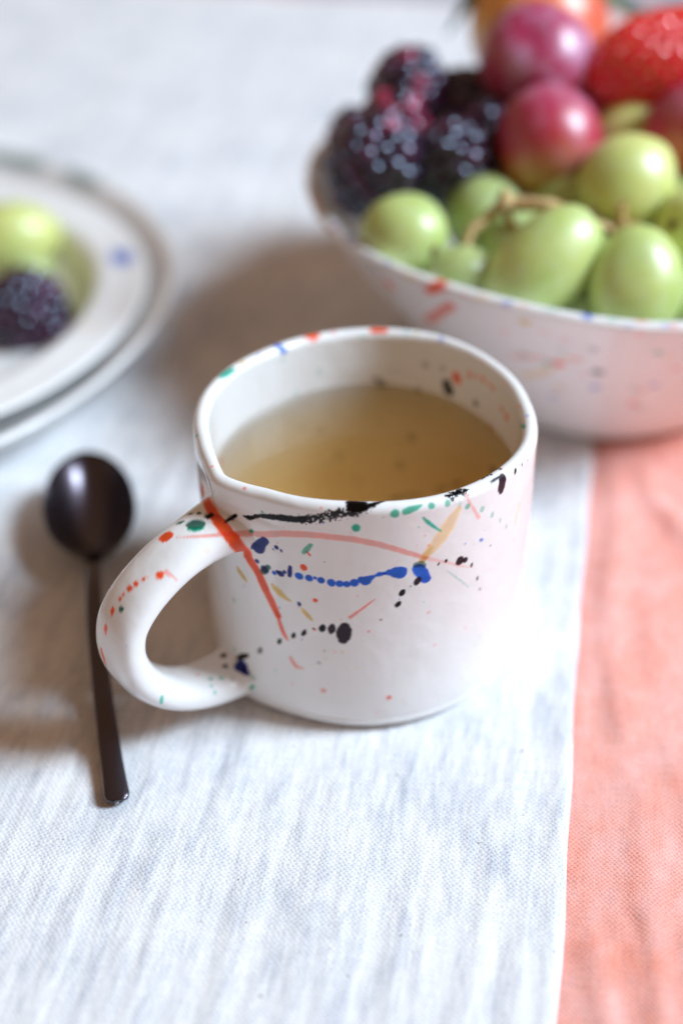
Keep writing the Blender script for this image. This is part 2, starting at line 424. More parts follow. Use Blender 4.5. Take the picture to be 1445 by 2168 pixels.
# splash positions in centimetres on the ware (x, y, z, radius)
MUG_STROKES = [
    ('C', 0.78, 0, [(-3.9, 26.8, 6.03, 0.024), (-3.67, 26.75, 6.07, 0.03), (-3.38, 26.74, 6.09, 0.036), (-3.11, 26.77, 6.09, 0.042), (-2.83, 26.83, 6.08, 0.055), (-2.61, 26.89, 6.05, 0.067), (-2.39, 26.96, 6.01, 0.079), (-2.21, 27.02, 5.96, 0.083), (-2.02, 26.99, 5.97, 0.087), (-1.83, 26.89, 6.04, 0.091), (-1.59, 26.76, 6.15, 0.091), (-1.36, 26.64, 6.25, 0.09), (-1.14, 26.55, 6.32, 0.09), (-0.91, 26.47, 6.37, 0.09), (-0.69, 26.4, 6.4, 0.089), (-0.47, 26.35, 6.41, 0.089), (-0.3, 26.33, 6.41, 0.089), (-0.14, 26.3, 6.4, 0.089), (0.03, 26.29, 6.39, 0.089), (0.19, 26.27, 6.38, 0.089), (0.36, 26.26, 6.35, 0.088), (0.52, 26.26, 6.32, 0.086), (0.69, 26.25, 6.28, 0.085), (0.85, 26.25, 6.24, 0.083), (1.04, 26.26, 6.17, 0.082), (1.23, 26.28, 6.09, 0.08), (1.41, 26.31, 6, 0.078), (1.6, 26.35, 5.9, 0.072), (1.79, 26.39, 5.79, 0.066), (1.99, 26.45, 5.68, 0.06)]),
    ('C', 0.4, 0, [(1.99, 26.45, 5.68, 0.06), (2.22, 26.53, 5.55, 0.052), (2.46, 26.63, 5.41, 0.043), (2.67, 26.73, 5.27, 0.04), (2.88, 26.85, 5.11, 0.037), (3.19, 27.05, 4.91, 0.019)]),
    ('O', 1, 0, [(-3.53, 29.28, 5.77, 0.077), (-3.51, 29.22, 5.6, 0.129)]),
    ('O', 1, 0, [(-3.34, 28.23, 6.12, 0.113), (-3.21, 27.76, 6.26, 0.117), (-3.06, 27.38, 6.26, 0.135), (-2.92, 27.13, 6.22, 0.152), (-2.78, 26.96, 6.15, 0.158), (-2.61, 26.84, 5.98, 0.164), (-2.51, 26.84, 5.81, 0.164), (-2.39, 26.95, 5.51, 0.153), (-2.27, 27.19, 5.11, 0.137), (-2.16, 27.14, 4.93, 0.137), (-2.05, 27.08, 4.75, 0.137), (-1.96, 27.04, 4.51, 0.138), (-1.87, 27, 4.25, 0.132), (-1.79, 26.96, 4.08, 0.126), (-1.72, 26.92, 3.91, 0.12), (-1.65, 26.88, 3.73, 0.111), (-1.58, 26.84, 3.55, 0.101)]),
    ('O', 0.9, 0, [(-1.58, 26.84, 3.5, 0.051), (-1.53, 26.82, 3.3, 0.064), (-1.47, 26.78, 3.1, 0.07), (-1.4, 26.75, 2.93, 0.064), (-1.34, 26.72, 2.84, 0.026)]),
    ('O', 1, 0, [(-4.24, 26.88, 5.94, 0.111), (-4.21, 26.89, 5.95, 0.155), (-4.17, 26.9, 5.97, 0.17), (-4.14, 26.91, 5.98, 0.155), (-4.1, 26.93, 5.99, 0.111)]),
    ('A', 0.75, 0, [(2.73, 26.73, 6.91, 0.095), (2.59, 26.66, 6.68, 0.155), (2.48, 26.61, 6.44, 0.186), (2.34, 26.56, 6.21, 0.18), (2.21, 26.51, 6.01, 0.156), (2.04, 26.46, 5.8, 0.121), (1.92, 26.43, 5.62, 0.097)]),
    ('Y', 0.5, 0, [(2.11, 26.48, 5.95, 0.072), (1.98, 26.45, 5.75, 0.097), (1.9, 26.42, 5.6, 0.085)]),
    ('Y', 0.85, 0, [(-2.56, 27.46, 4.57, 0.038), (-2.51, 27.43, 4.46, 0.088), (-2.42, 27.37, 4.34, 0.082), (-2.36, 27.33, 4.25, 0.038)]),
    ('Y', 0.85, 0, [(-1.69, 26.88, 4.5, 0.05), (-1.62, 26.85, 4.41, 0.1), (-1.5, 26.78, 4.31, 0.106), (-1.38, 26.72, 4.22, 0.075), (-1.24, 26.66, 4.17, 0.025)]),
    ('Y', 0.9, 0, [(-0.98, 26.55, 4.02, 0.025), (-0.9, 26.53, 3.92, 0.069), (-0.82, 26.5, 3.82, 0.069), (-0.72, 26.47, 3.71, 0.031)]),
    ('A', 0.35, 0, [(4.38, 28.28, 5.93, 0.063), (4.33, 28.2, 5.71, 0.076), (4.3, 28.17, 5.42, 0.088)]),
    ('Y', 0.35, 0, [(0.01, 26.32, 2.82, 0.033), (0.01, 26.31, 2.81, 0.046), (0.02, 26.31, 2.8, 0.051), (0.02, 26.31, 2.78, 0.046), (0.03, 26.31, 2.77, 0.033)]),
    ('Y', 0.3, 0, [(-0.41, 26.39, 2.51, 0.025), (-0.4, 26.38, 2.51, 0.035), (-0.38, 26.38, 2.51, 0.038), (-0.37, 26.38, 2.52, 0.035), (-0.36, 26.38, 2.52, 0.025)]),
    ('A', 0.3, 0, [(0.36, 26.28, 2.29, 0.025), (0.37, 26.28, 2.29, 0.035), (0.38, 26.28, 2.29, 0.038), (0.4, 26.28, 2.29, 0.035), (0.41, 26.28, 2.29, 0.025)]),
    ('A', 0.25, 0, [(-3.25, 26.44, 5.9, 0.055), (-3.21, 26.45, 5.89, 0.077), (-3.17, 26.47, 5.88, 0.084), (-3.14, 26.48, 5.87, 0.077), (-3.1, 26.49, 5.86, 0.055)]),
    ('K', 1, 1, [(-2.31, 27.13, 6.4, 0.024), (-2.23, 27.09, 6.39, 0.056), (-2.14, 27.05, 6.41, 0.062), (-1.98, 26.98, 6.52, 0.068), (-1.78, 26.85, 6.6, 0.08), (-1.58, 26.74, 6.66, 0.085), (-1.35, 26.63, 6.72, 0.098), (-1.13, 26.53, 6.76, 0.098), (-0.9, 26.45, 6.82, 0.098)]),
    ('K', 0.98, 2, [(-0.9, 26.45, 6.82, 0.116), (-0.68, 26.39, 6.88, 0.116), (-0.46, 26.34, 6.95, 0.116), (-0.24, 26.3, 7.03, 0.129), (-0.03, 26.28, 7.1, 0.129), (0.19, 26.28, 7.17, 0.129), (0.41, 26.29, 7.22, 0.129), (0.57, 26.32, 7.26, 0.115)]),
    ('K', 1, 1, [(0.52, 26.31, 7.25, 0.084), (0.73, 26.38, 7.29, 0.066), (0.95, 26.5, 7.29, 0.054)]),
    ('K', 1, 1, [(1.5, 34.06, 1.85, 0.062), (1.78, 34.07, 1.91, 0.055), (2.06, 34.05, 1.99, 0.047), (2.3, 34.01, 2.08, 0.038)]),
    ('K', 1, 1, [(0.2, 26.45, 7.3, 0.109), (0.33, 26.43, 7.3, 0.114), (0.49, 26.41, 7.3, 0.108)]),
    ('K', 1, 1, [(0.2, 26.33, 7.25, 0.108), (0.49, 26.32, 7.26, 0.096)]),
    ('K', 1, 0, [(2.8, 33.85, 2.36, 0.045), (2.92, 33.78, 2.46, 0.06), (3.02, 33.71, 2.56, 0.037)]),
    ('K', 1, 0, [(3.19, 33.57, 2.73, 0.037), (3.32, 33.46, 2.86, 0.059), (3.43, 33.35, 3, 0.037)]),
    ('K', 1, 2, [(2.49, 26.74, 7.27, 0.083), (2.63, 26.85, 7.28, 0.119), (2.8, 26.93, 7.27, 0.119), (2.89, 26.94, 7.26, 0.071)]),
    ('K', 1, 1, [(2.44, 26.74, 7.28, 0.037), (2.63, 26.82, 7.27, 0.049), (2.87, 26.93, 7.26, 0.037)]),
    ('K', 1, 2, [(3.34, 27.53, 7.23, 0.078), (3.47, 27.64, 7.23, 0.109)]),
    ('K', 1, 2, [(4.19, 32.23, 4.15, 0.127)]),
    ('K', 1, 2, [(3.73, 27.9, 7.23, 0.073)]),
    ('K', 1, 0, [(3.51, 27.35, 7.22, 0.03), (3.63, 27.48, 7.23, 0.036), (3.77, 27.62, 7.22, 0.03)]),
    ('P', 1, 0, [(3.83, 27.63, 7.19, 0.094), (3.82, 27.57, 7.13, 0.133), (3.81, 27.54, 7.04, 0.145), (3.8, 27.53, 6.95, 0.133), (3.8, 27.53, 6.85, 0.095)]),
    ('K', 1, 0, [(4.17, 28.02, 7.15, 0.032), (4.16, 28, 7.13, 0.045), (4.16, 27.98, 7.11, 0.049), (4.16, 27.96, 7.09, 0.045), (4.15, 27.95, 7.06, 0.032)]),
    ('K', 1, 0, [(4.35, 28.28, 7.13, 0.02), (4.35, 28.27, 7.12, 0.028), (4.35, 28.26, 7.11, 0.031), (4.35, 28.25, 7.1, 0.028), (4.35, 28.24, 7.08, 0.02)]),
    ('K', 1, 0, [(4.52, 28.54, 7.08, 0.016), (4.52, 28.54, 7.07, 0.023), (4.52, 28.53, 7.06, 0.025), (4.52, 28.53, 7.04, 0.023), (4.52, 28.53, 7.03, 0.016)]),
    ('P', 1, 0, [(0.09, 26.31, 3.64, 0.126), (0.08, 26.31, 3.53, 0.177), (0.06, 26.31, 3.42, 0.194), (0.05, 26.31, 3.31, 0.178), (0.03, 26.31, 3.2, 0.127)]),
    ('P', 1, 0, [(-0.22, 26.35, 3.63, 0.065), (-0.23, 26.35, 3.57, 0.091), (-0.24, 26.36, 3.52, 0.1), (-0.25, 26.36, 3.47, 0.092), (-0.26, 26.36, 3.41, 0.065)]),
    ('K', 1, 0, [(-0.45, 26.4, 3.58, 0.061), (-0.46, 26.4, 3.54, 0.086), (-0.47, 26.41, 3.51, 0.094), (-0.48, 26.41, 3.47, 0.086), (-0.49, 26.41, 3.44, 0.061)]),
    ('K', 1, 0, [(-0.9, 26.53, 3.33, 0.041), (-0.91, 26.54, 3.28, 0.058), (-0.93, 26.54, 3.23, 0.063), (-0.95, 26.55, 3.19, 0.058), (-0.97, 26.56, 3.14, 0.041)]),
    ('K', 1, 0, [(-1.17, 26.64, 3.12, 0.037), (-1.18, 26.64, 3.08, 0.052), (-1.19, 26.65, 3.04, 0.057), (-1.21, 26.66, 3.01, 0.052), (-1.22, 26.66, 2.97, 0.037)]),
    ('K', 1, 0, [(-1.53, 26.82, 2.77, 0.037), (-1.55, 26.83, 2.73, 0.053), (-1.56, 26.83, 2.69, 0.058), (-1.58, 26.84, 2.65, 0.053), (-1.59, 26.85, 2.62, 0.038)]),
    ('S', 1, 0, [(-2.05, 27.12, 2.19, 0.047), (-2.07, 27.13, 2.15, 0.065), (-2.08, 27.14, 2.11, 0.072), (-2.1, 27.15, 2.07, 0.066), (-2.12, 27.16, 2.04, 0.047)]),
    ('K', 1, 0, [(-0.69, 26.46, 3.44, 0.038)]),
    ('K', 1, 0, [(-2.72, 27.58, 1.45, 0.053), (-2.57, 27.46, 1.61, 0.093), (-2.42, 27.36, 1.75, 0.053)]),
    ('N', 1, 0, [(-2.62, 27.42, 1.34, 0.123), (-2.61, 27.4, 1.34, 0.173), (-2.6, 27.38, 1.33, 0.19), (-2.59, 27.36, 1.33, 0.173), (-2.58, 27.35, 1.32, 0.123)]),
    ('N', 1, 0, [(-2.51, 27.24, 1.28, 0.108), (-2.44, 27.21, 1.25, 0.068)]),
    ('P', 1, 0, [(-3.1, 27.8, 1.34, 0.094)]),
    ('P', 1, 0, [(-3.02, 27.38, 1.35, 0.08)]),
    ('N', 1, 0, [(-2.05, 27.06, 5.11, 0.041), (-2.05, 27.06, 5.1, 0.058), (-2.05, 27.06, 5.09, 0.063), (-2.05, 27.06, 5.08, 0.058), (-2.04, 27.06, 5.07, 0.041)]),
    ('N', 1, 0, [(-1.88, 26.98, 4.95, 0.074), (-1.87, 26.97, 4.93, 0.104), (-1.87, 26.97, 4.92, 0.114), (-1.86, 26.96, 4.9, 0.104), (-1.85, 26.96, 4.89, 0.074)]),
    ('E', 1, 0, [(-1.9, 26.99, 4.82, 0.099), (-1.77, 26.9, 5.04, 0.074)]),
    ('B', 1, 0, [(-1.63, 26.83, 4.92, 0.041), (-1.63, 26.83, 4.92, 0.058), (-1.63, 26.83, 4.91, 0.063), (-1.63, 26.83, 4.9, 0.058), (-1.63, 26.83, 4.89, 0.041)]),
    ('N', 1, 0, [(-1.54, 26.78, 4.98, 0.063)]),
    ('N', 1, 0, [(-1.47, 26.74, 4.95, 0.101)]),
    ('N', 1, 0, [(-1.37, 26.69, 5.06, 0.041), (-1.37, 26.69, 5.06, 0.057), (-1.37, 26.69, 5.05, 0.063), (-1.37, 26.69, 5.04, 0.057), (-1.37, 26.69, 5.03, 0.041)]),
    ('N', 1, 0, [(-1.23, 26.62, 5.27, 0.05), (-1.24, 26.63, 5.08, 0.063), (-1.26, 26.64, 4.97, 0.056)]),
    ('B', 1, 0, [(-1.02, 26.54, 5.04, 0.112)]),
    ('B', 1, 0, [(-0.78, 26.47, 5.07, 0.065), (-0.78, 26.47, 5.06, 0.091), (-0.78, 26.47, 5.04, 0.1), (-0.78, 26.47, 5.03, 0.091), (-0.78, 26.47, 5.02, 0.065)]),
    ('B', 1, 0, [(-0.63, 26.42, 5.08, 0.05)]),
    ('B', 1, 0, [(-0.49, 26.39, 5.06, 0.069), (-0.49, 26.39, 5.05, 0.097), (-0.49, 26.39, 5.04, 0.106), (-0.49, 26.39, 5.04, 0.097), (-0.49, 26.39, 5.03, 0.069)]),
    ('B', 1, 0, [(-0.24, 26.35, 5.03, 0.073), (-0.24, 26.35, 5.01, 0.102), (-0.24, 26.35, 5, 0.112), (-0.24, 26.35, 4.98, 0.102), (-0.24, 26.35, 4.97, 0.073)]),
    ('B', 1, 0, [(-0.05, 26.32, 5.03, 0.069), (-0.05, 26.32, 5.01, 0.096), (-0.05, 26.32, 5, 0.106), (-0.05, 26.32, 4.99, 0.097), (-0.05, 26.32, 4.98, 0.069)]),
    ('B', 1, 0, [(0.12, 26.3, 5.01, 0.065), (0.12, 26.3, 5, 0.091), (0.12, 26.3, 4.99, 0.1), (0.12, 26.3, 4.98, 0.091), (0.12, 26.3, 4.97, 0.065)]),
    ('B', 1, 0, [(0.3, 26.29, 5.07, 0.077), (0.3, 26.29, 5.06, 0.108), (0.3, 26.29, 5.04, 0.118), (0.3, 26.29, 5.03, 0.108), (0.3, 26.29, 5.02, 0.077)]),
    ('B', 1, 0, [(0.48, 26.28, 5.14, 0.112), (0.57, 26.27, 5.13, 0.149), (0.68, 26.27, 5.2, 0.087), (0.81, 26.27, 5.28, 0.043), (0.9, 26.27, 5.32, 0.074), (1, 26.28, 5.34, 0.049)]),
    ('B', 1, 0, [(1, 26.28, 5.33, 0.037), (1.14, 26.29, 5.36, 0.099), (1.3, 26.31, 5.35, 0.173), (1.38, 26.32, 5.34, 0.192)]),
    ('B', 1, 0, [(1.83, 26.41, 5.38, 0.161), (1.92, 26.44, 5.22, 0.174), (2.02, 26.48, 5.01, 0.137)]),
    ('E', 0.8, 0, [(1.77, 26.39, 5.51, 0.085), (1.88, 26.42, 5.51, 0.097), (1.96, 26.45, 5.45, 0.061)]),
    ('P', 1, 0, [(1.84, 26.42, 5.07, 0.06), (1.83, 26.42, 5.03, 0.084), (1.82, 26.42, 5, 0.092), (1.8, 26.42, 4.96, 0.084), (1.79, 26.41, 4.92, 0.06)]),
    ('K', 1, 0, [(1.49, 26.35, 4.75, 0.048), (1.47, 26.35, 4.72, 0.067), (1.46, 26.35, 4.69, 0.074), (1.45, 26.34, 4.66, 0.067), (1.43, 26.34, 4.63, 0.048)]),
    ('K', 1, 0, [(1.39, 26.34, 4.39, 0.048), (1.38, 26.34, 4.37, 0.068), (1.37, 26.34, 4.34, 0.074), (1.35, 26.33, 4.32, 0.068), (1.34, 26.33, 4.29, 0.048)]),
    ('K', 1, 0, [(1.66, 26.38, 4.86, 0.018)]),
    ('K', 1, 0, [(2.33, 26.57, 5.43, 0.024), (2.32, 26.57, 5.41, 0.033), (2.32, 26.57, 5.4, 0.037), (2.31, 26.57, 5.38, 0.033), (2.31, 26.57, 5.36, 0.024)]),
    ('K', 1, 0, [(2.51, 26.65, 5.46, 0.028), (2.5, 26.65, 5.45, 0.039), (2.5, 26.65, 5.44, 0.043), (2.5, 26.65, 5.42, 0.039), (2.5, 26.64, 5.41, 0.028)]),
    ('P', 1, 0, [(2.85, 26.82, 5.34, 0.08), (2.85, 26.82, 5.32, 0.112), (2.85, 26.82, 5.29, 0.123), (2.85, 26.83, 5.27, 0.112), (2.85, 26.83, 5.25, 0.08)]),
    ('P', 1, 0, [(2.98, 26.9, 5.26, 0.056), (2.98, 26.9, 5.25, 0.079), (2.98, 26.9, 5.25, 0.086), (2.98, 26.9, 5.24, 0.079), (2.98, 26.9, 5.23, 0.056)]),
    ('K', 1, 0, [(3.17, 27.03, 5.05, 0.024), (3.16, 27.03, 5.03, 0.034), (3.16, 27.03, 5, 0.037), (3.16, 27.03, 4.98, 0.034), (3.16, 27.03, 4.95, 0.024)]),
    ('K', 1, 0, [(3.35, 27.17, 4.52, 0.023), (3.34, 27.17, 4.49, 0.032), (3.34, 27.17, 4.47, 0.035), (3.34, 27.17, 4.44, 0.032), (3.34, 27.17, 4.41, 0.023)]),
    ('K', 1, 0, [(3.43, 27.25, 4.08, 0.021), (3.43, 27.26, 4.07, 0.029), (3.43, 27.26, 4.05, 0.032), (3.43, 27.26, 4.04, 0.029), (3.43, 27.26, 4.02, 0.021)]),
    ('E', 1, 0, [(-3.61, 27.15, 6.14, 0.111), (-3.54, 27.14, 6.16, 0.156), (-3.48, 27.12, 6.16, 0.171), (-3.42, 27.11, 6.17, 0.156), (-3.35, 27.1, 6.18, 0.111)]),
    ('G', 1, 0, [(-3.61, 27.01, 6.12, 0.061), (-3.46, 26.95, 6.14, 0.085), (-3.31, 26.98, 6.16, 0.061)]),
    ('E', 1, 0, [(-3.93, 27.31, 6.06, 0.04), (-3.9, 27.3, 6.08, 0.056), (-3.86, 27.3, 6.09, 0.061), (-3.83, 27.3, 6.1, 0.056), (-3.79, 27.3, 6.11, 0.04)]),
    ('K', 1, 0, [(-3.69, 27.56, 6.13, 0.028), (-3.67, 27.56, 6.14, 0.039), (-3.64, 27.56, 6.15, 0.043), (-3.62, 27.56, 6.16, 0.039), (-3.59, 27.56, 6.17, 0.028)]),
    ('K', 1, 0, [(-3.45, 27.5, 6.21, 0.036), (-3.44, 27.5, 6.21, 0.05), (-3.43, 27.49, 6.21, 0.055), (-3.42, 27.49, 6.22, 0.05), (-3.4, 27.49, 6.22, 0.036)]),
    ('K', 1, 0, [(-3.22, 27.37, 6.24, 0.072), (-3.2, 27.36, 6.24, 0.1), (-3.18, 27.36, 6.24, 0.11), (-3.15, 27.36, 6.24, 0.1), (-3.13, 27.35, 6.25, 0.072)]),
    ('K', 1, 0, [(-2.98, 27.32, 6.26, 0.022)]),
    ('K', 1, 0, [(-2.75, 27.16, 6.22, 0.043), (-2.65, 27.25, 6.24, 0.067), (-2.52, 27.23, 6.35, 0.055)]),
    ('O', 1, 0, [(-4.27, 25.9, 5.6, 0.066), (-4.26, 25.9, 5.6, 0.093), (-4.25, 25.89, 5.6, 0.102), (-4.25, 25.89, 5.59, 0.093), (-4.24, 25.89, 5.59, 0.066)]),
    ('R', 0.8, 0, [(-4.12, 25.95, 5.65, 0.06), (-4.03, 25.9, 5.62, 0.042), (-3.94, 25.87, 5.56, 0.024), (-3.86, 25.85, 5.47, 0.012)]),
    ('O', 1, 0, [(-4.64, 25.9, 5.48, 0.054)]),
    ('O', 1, 0, [(-4.54, 25.91, 5.52, 0.024)]),
    ('O', 1, 0, [(-4.82, 25.86, 5.37, 0.078)]),
    ('O', 1, 0, [(-4.97, 25.81, 5.26, 0.084)]),
    ('O', 1, 0, [(-5.13, 25.76, 5.13, 0.031), (-5.13, 25.76, 5.13, 0.044), (-5.13, 25.75, 5.12, 0.048), (-5.13, 25.75, 5.12, 0.044), (-5.13, 25.75, 5.12, 0.031)]),
    ('O', 1, 0, [(-5.21, 25.72, 5.04, 0.035), (-5.21, 25.71, 5.04, 0.049), (-5.21, 25.7, 5.03, 0.054), (-5.21, 25.7, 5.03, 0.049), (-5.22, 25.69, 5.02, 0.035)]),
    ('O', 1, 0, [(-5.38, 25.62, 4.82, 0.043), (-5.39, 25.59, 4.8, 0.06), (-5.4, 25.57, 4.77, 0.066), (-5.4, 25.55, 4.74, 0.06), (-5.41, 25.52, 4.72, 0.043)]),
    ('O', 1, 0, [(-5.56, 25.46, 4.43, 0.043), (-5.57, 25.43, 4.39, 0.061), (-5.57, 25.42, 4.34, 0.066), (-5.58, 25.4, 4.3, 0.061), (-5.59, 25.38, 4.25, 0.043)]),
    ('O', 1, 0, [(-5.74, 25.43, 3.7, 0.049), (-5.72, 25.41, 3.45, 0.061), (-5.67, 25.4, 3.21, 0.037)]),
    ('E', 1, 0, [(-5.18, 25.49, 4.9, 0.047), (-5.17, 25.49, 4.91, 0.066), (-5.16, 25.48, 4.91, 0.072), (-5.15, 25.48, 4.92, 0.066), (-5.14, 25.48, 4.93, 0.047)]),
    ('B', 0.4, 0, [(-5.04, 24.99, 4.21, 0.016), (-5.04, 24.99, 4.2, 0.022), (-5.04, 24.98, 4.19, 0.024), (-5.04, 24.98, 4.19, 0.022), (-5.04, 24.98, 4.18, 0.016)]),
    ('T', 1, 0, [(-4.41, 25.4, 2.16, 0.033), (-4.42, 25.4, 2.11, 0.046), (-4.42, 25.4, 2.05, 0.05), (-4.43, 25.4, 1.99, 0.046), (-4.44, 25.41, 1.92, 0.033)]),
    ('R', 0.7, 0, [(-3.7, 26.85, 1.55, 0.034), (-3.69, 26.85, 1.54, 0.048), (-3.68, 26.86, 1.54, 0.052), (-3.67, 26.87, 1.53, 0.048), (-3.66, 26.87, 1.53, 0.034)]),
    ('T', 1, 0, [(-3.38, 26.81, 1.44, 0.034), (-3.37, 26.81, 1.44, 0.048), (-3.35, 26.81, 1.43, 0.052), (-3.34, 26.82, 1.43, 0.048), (-3.33, 26.82, 1.42, 0.034)]),
    ('T', 0.7, 0, [(-3.32, 26.61, 1.41, 0.025), (-3.32, 26.6, 1.41, 0.036), (-3.31, 26.58, 1.4, 0.039), (-3.31, 26.57, 1.4, 0.036), (-3.31, 26.55, 1.4, 0.025)]),
    ('T', 0.8, 0, [(-3.23, 26.48, 1.31, 0.03), (-3.23, 26.47, 1.3, 0.042), (-3.23, 26.46, 1.29, 0.046), (-3.23, 26.45, 1.28, 0.042), (-3.23, 26.44, 1.27, 0.03)]),
    ('G', 0.8, 0, [(-3.13, 26.93, 1.36, 0.034), (-3.12, 26.93, 1.36, 0.048), (-3.1, 26.94, 1.35, 0.053), (-3.08, 26.94, 1.35, 0.048), (-3.06, 26.95, 1.34, 0.034)]),
    ('G', 1, 0, [(-2.32, 27.05, 0.93, 0.056), (-2.32, 27.05, 0.92, 0.079), (-2.32, 27.05, 0.91, 0.086), (-2.32, 27.05, 0.89, 0.079), (-2.32, 27.05, 0.88, 0.056)]),
    ('G', 0.35, 0, [(-2.31, 27.14, 1.15, 0.08)]),
    ('G', 0.3, 0, [(-2.79, 27.7, 1.63, 0.052), (-2.79, 27.69, 1.63, 0.073), (-2.78, 27.68, 1.64, 0.08), (-2.77, 27.68, 1.64, 0.073), (-2.76, 27.67, 1.65, 0.052)]),
    ('N', 1, 0, [(-2.01, 27.01, 5.54, 0.175), (-1.98, 27, 5.58, 0.175), (-1.91, 26.95, 5.72, 0.137), (-1.83, 26.9, 5.84, 0.118)]),
    ('N', 1, 0, [(-1.55, 26.75, 5.77, 0.04), (-1.55, 26.75, 5.76, 0.057), (-1.55, 26.75, 5.75, 0.062), (-1.55, 26.75, 5.75, 0.057), (-1.55, 26.75, 5.74, 0.04)]),
    ('N', 1, 0, [(-1.63, 26.8, 5.66, 0.031)]),
    ('N', 1, 0, [(-1.45, 26.7, 5.72, 0.024), (-1.44, 26.7, 5.71, 0.034), (-1.44, 26.7, 5.7, 0.037), (-1.43, 26.7, 5.69, 0.034), (-1.42, 26.69, 5.67, 0.024)]),
    ('G', 0.85, 0, [(-0.89, 26.48, 5.81, 0.06), (-0.81, 26.45, 5.95, 0.078), (-0.72, 26.42, 6.08, 0.054)]),
    ('O', 1, 0, [(-0.81, 26.45, 5.85, 0.036), (-0.75, 26.44, 5.77, 0.036)]),
    ('O', 1, 0, [(-0.92, 26.5, 5.37, 0.063), (-0.91, 26.5, 5.36, 0.089), (-0.9, 26.49, 5.34, 0.097), (-0.89, 26.49, 5.33, 0.089), (-0.88, 26.49, 5.31, 0.063)]),
    ('G', 1, 0, [(-2.14, 27.05, 6.02, 0.061)]),
    ('G', 1, 0, [(-1.86, 26.89, 6.7, 0.036)]),
    ('G', 1, 0, [(0.35, 26.26, 6.75, 0.069), (0.34, 26.26, 6.73, 0.097), (0.33, 26.26, 6.71, 0.106), (0.33, 26.26, 6.69, 0.097), (0.32, 26.26, 6.67, 0.069)]),
    ('G', 0.6, 0, [(-2.73, 27.77, 3.27, 0.065)]),
    ('G', 0.3, 0, [(-2.43, 27.41, 4.03, 0.025), (-2.43, 27.4, 4.04, 0.035), (-2.42, 27.4, 4.04, 0.038), (-2.41, 27.39, 4.05, 0.035), (-2.41, 27.39, 4.05, 0.025)]),
    ('N', 1, 0, [(-1.04, 26.57, 4.18, 0.037), (-1.03, 26.57, 4.16, 0.052), (-1.03, 26.57, 4.14, 0.057), (-1.03, 26.57, 4.12, 0.052), (-1.03, 26.57, 4.1, 0.037)]),
    ('O', 1, 0, [(-0.64, 26.44, 4.38, 0.044), (-0.64, 26.44, 4.38, 0.062), (-0.64, 26.44, 4.37, 0.068), (-0.63, 26.44, 4.37, 0.062), (-0.63, 26.44, 4.36, 0.044)]),
    ('O', 0.75, 0, [(0.8, 26.28, 4.54, 0.015), (0.67, 26.28, 4.41, 0.022), (0.54, 26.28, 4.28, 0.028), (0.38, 26.29, 4.12, 0.036), (0.21, 26.3, 3.95, 0.043)]),
    ('O', 0.7, 0, [(-1.29, 26.69, 2.28, 0.045), (-1.22, 26.66, 2.15, 0.065), (-1.14, 26.62, 2.04, 0.058), (-0.97, 26.55, 2.03, 0.019)]),
    ('S', 0.6, 0, [(-0.57, 26.43, 2.34, 0.051)]),
    ('O', 0.65, 0, [(-0.47, 26.4, 1.43, 0.051), (-0.46, 26.4, 1.42, 0.071), (-0.46, 26.4, 1.42, 0.078), (-0.46, 26.4, 1.41, 0.071), (-0.46, 26.39, 1.4, 0.051)]),
    ('O', 0.7, 0, [(0.67, 26.28, 3.51, 0.038)]),
    ('O', 0.9, 0, [(1.21, 26.31, 1.25, 0.071)]),
    ('K', 0.8, 0, [(0.96, 26.29, 3.88, 0.027)]),
    ('R', 0.55, 0, [(2.14, 26.54, 3.93, 0.028), (2.14, 26.54, 3.92, 0.04), (2.13, 26.54, 3.91, 0.044), (2.13, 26.54, 3.91, 0.04), (2.13, 26.54, 3.9, 0.028)]),
    ('R', 0.55, 0, [(2.33, 26.63, 2.76, 0.051)]),
    ('R', 0.3, 0, [(0.89, 26.29, 0.73, 0.034), (0.9, 26.29, 0.73, 0.048), (0.9, 26.29, 0.73, 0.052), (0.91, 26.3, 0.73, 0.048), (0.92, 26.3, 0.73, 0.034)]),
    ('O', 0.8, 0, [(-0.66, 26.45, 3.42, 0.044)]),
    ('B', 0.28, 0, [(4.49, 28.59, 2.35, 0.041), (4.42, 28.47, 2.16, 0.055), (4.34, 28.35, 1.89, 0.041)]),
    ('S', 0.3, 0, [(3.54, 27.4, 2.35, 0.025), (3.54, 27.4, 2.34, 0.036), (3.54, 27.4, 2.33, 0.039), (3.54, 27.4, 2.33, 0.036), (3.54, 27.4, 2.32, 0.026)]),
    ('S', 0.2, 0, [(3.42, 27.3, 2.16, 0.026), (3.42, 27.3, 2.16, 0.036), (3.42, 27.3, 2.15, 0.039), (3.42, 27.3, 2.14, 0.036), (3.42, 27.3, 2.13, 0.026)]),
    ('B', 0.8, 0, [(3.34, 27.14, 5.7, 0.033), (3.35, 27.15, 5.68, 0.046), (3.36, 27.15, 5.67, 0.05), (3.38, 27.16, 5.66, 0.046), (3.39, 27.17, 5.64, 0.033)]),
    ('B', 0.2, 0, [(3.17, 27.02, 5.65, 0.016), (3.18, 27.02, 5.65, 0.023), (3.18, 27.02, 5.64, 0.025), (3.19, 27.03, 5.64, 0.023), (3.2, 27.03, 5.64, 0.016)]),
    ('T', 0.5, 0, [(2.54, 26.67, 5.11, 0.015), (2.82, 26.82, 4.74, 0.025), (2.97, 26.92, 4.53, 0.02), (3.12, 27.02, 4.31, 0.015)]),
    ('G', 0.9, 0, [(1.24, 26.27, 7.14, 0.072), (1.24, 26.27, 7.13, 0.102), (1.23, 26.26, 7.11, 0.111), (1.23, 26.26, 7.1, 0.102), (1.23, 26.26, 7.08, 0.072)]),
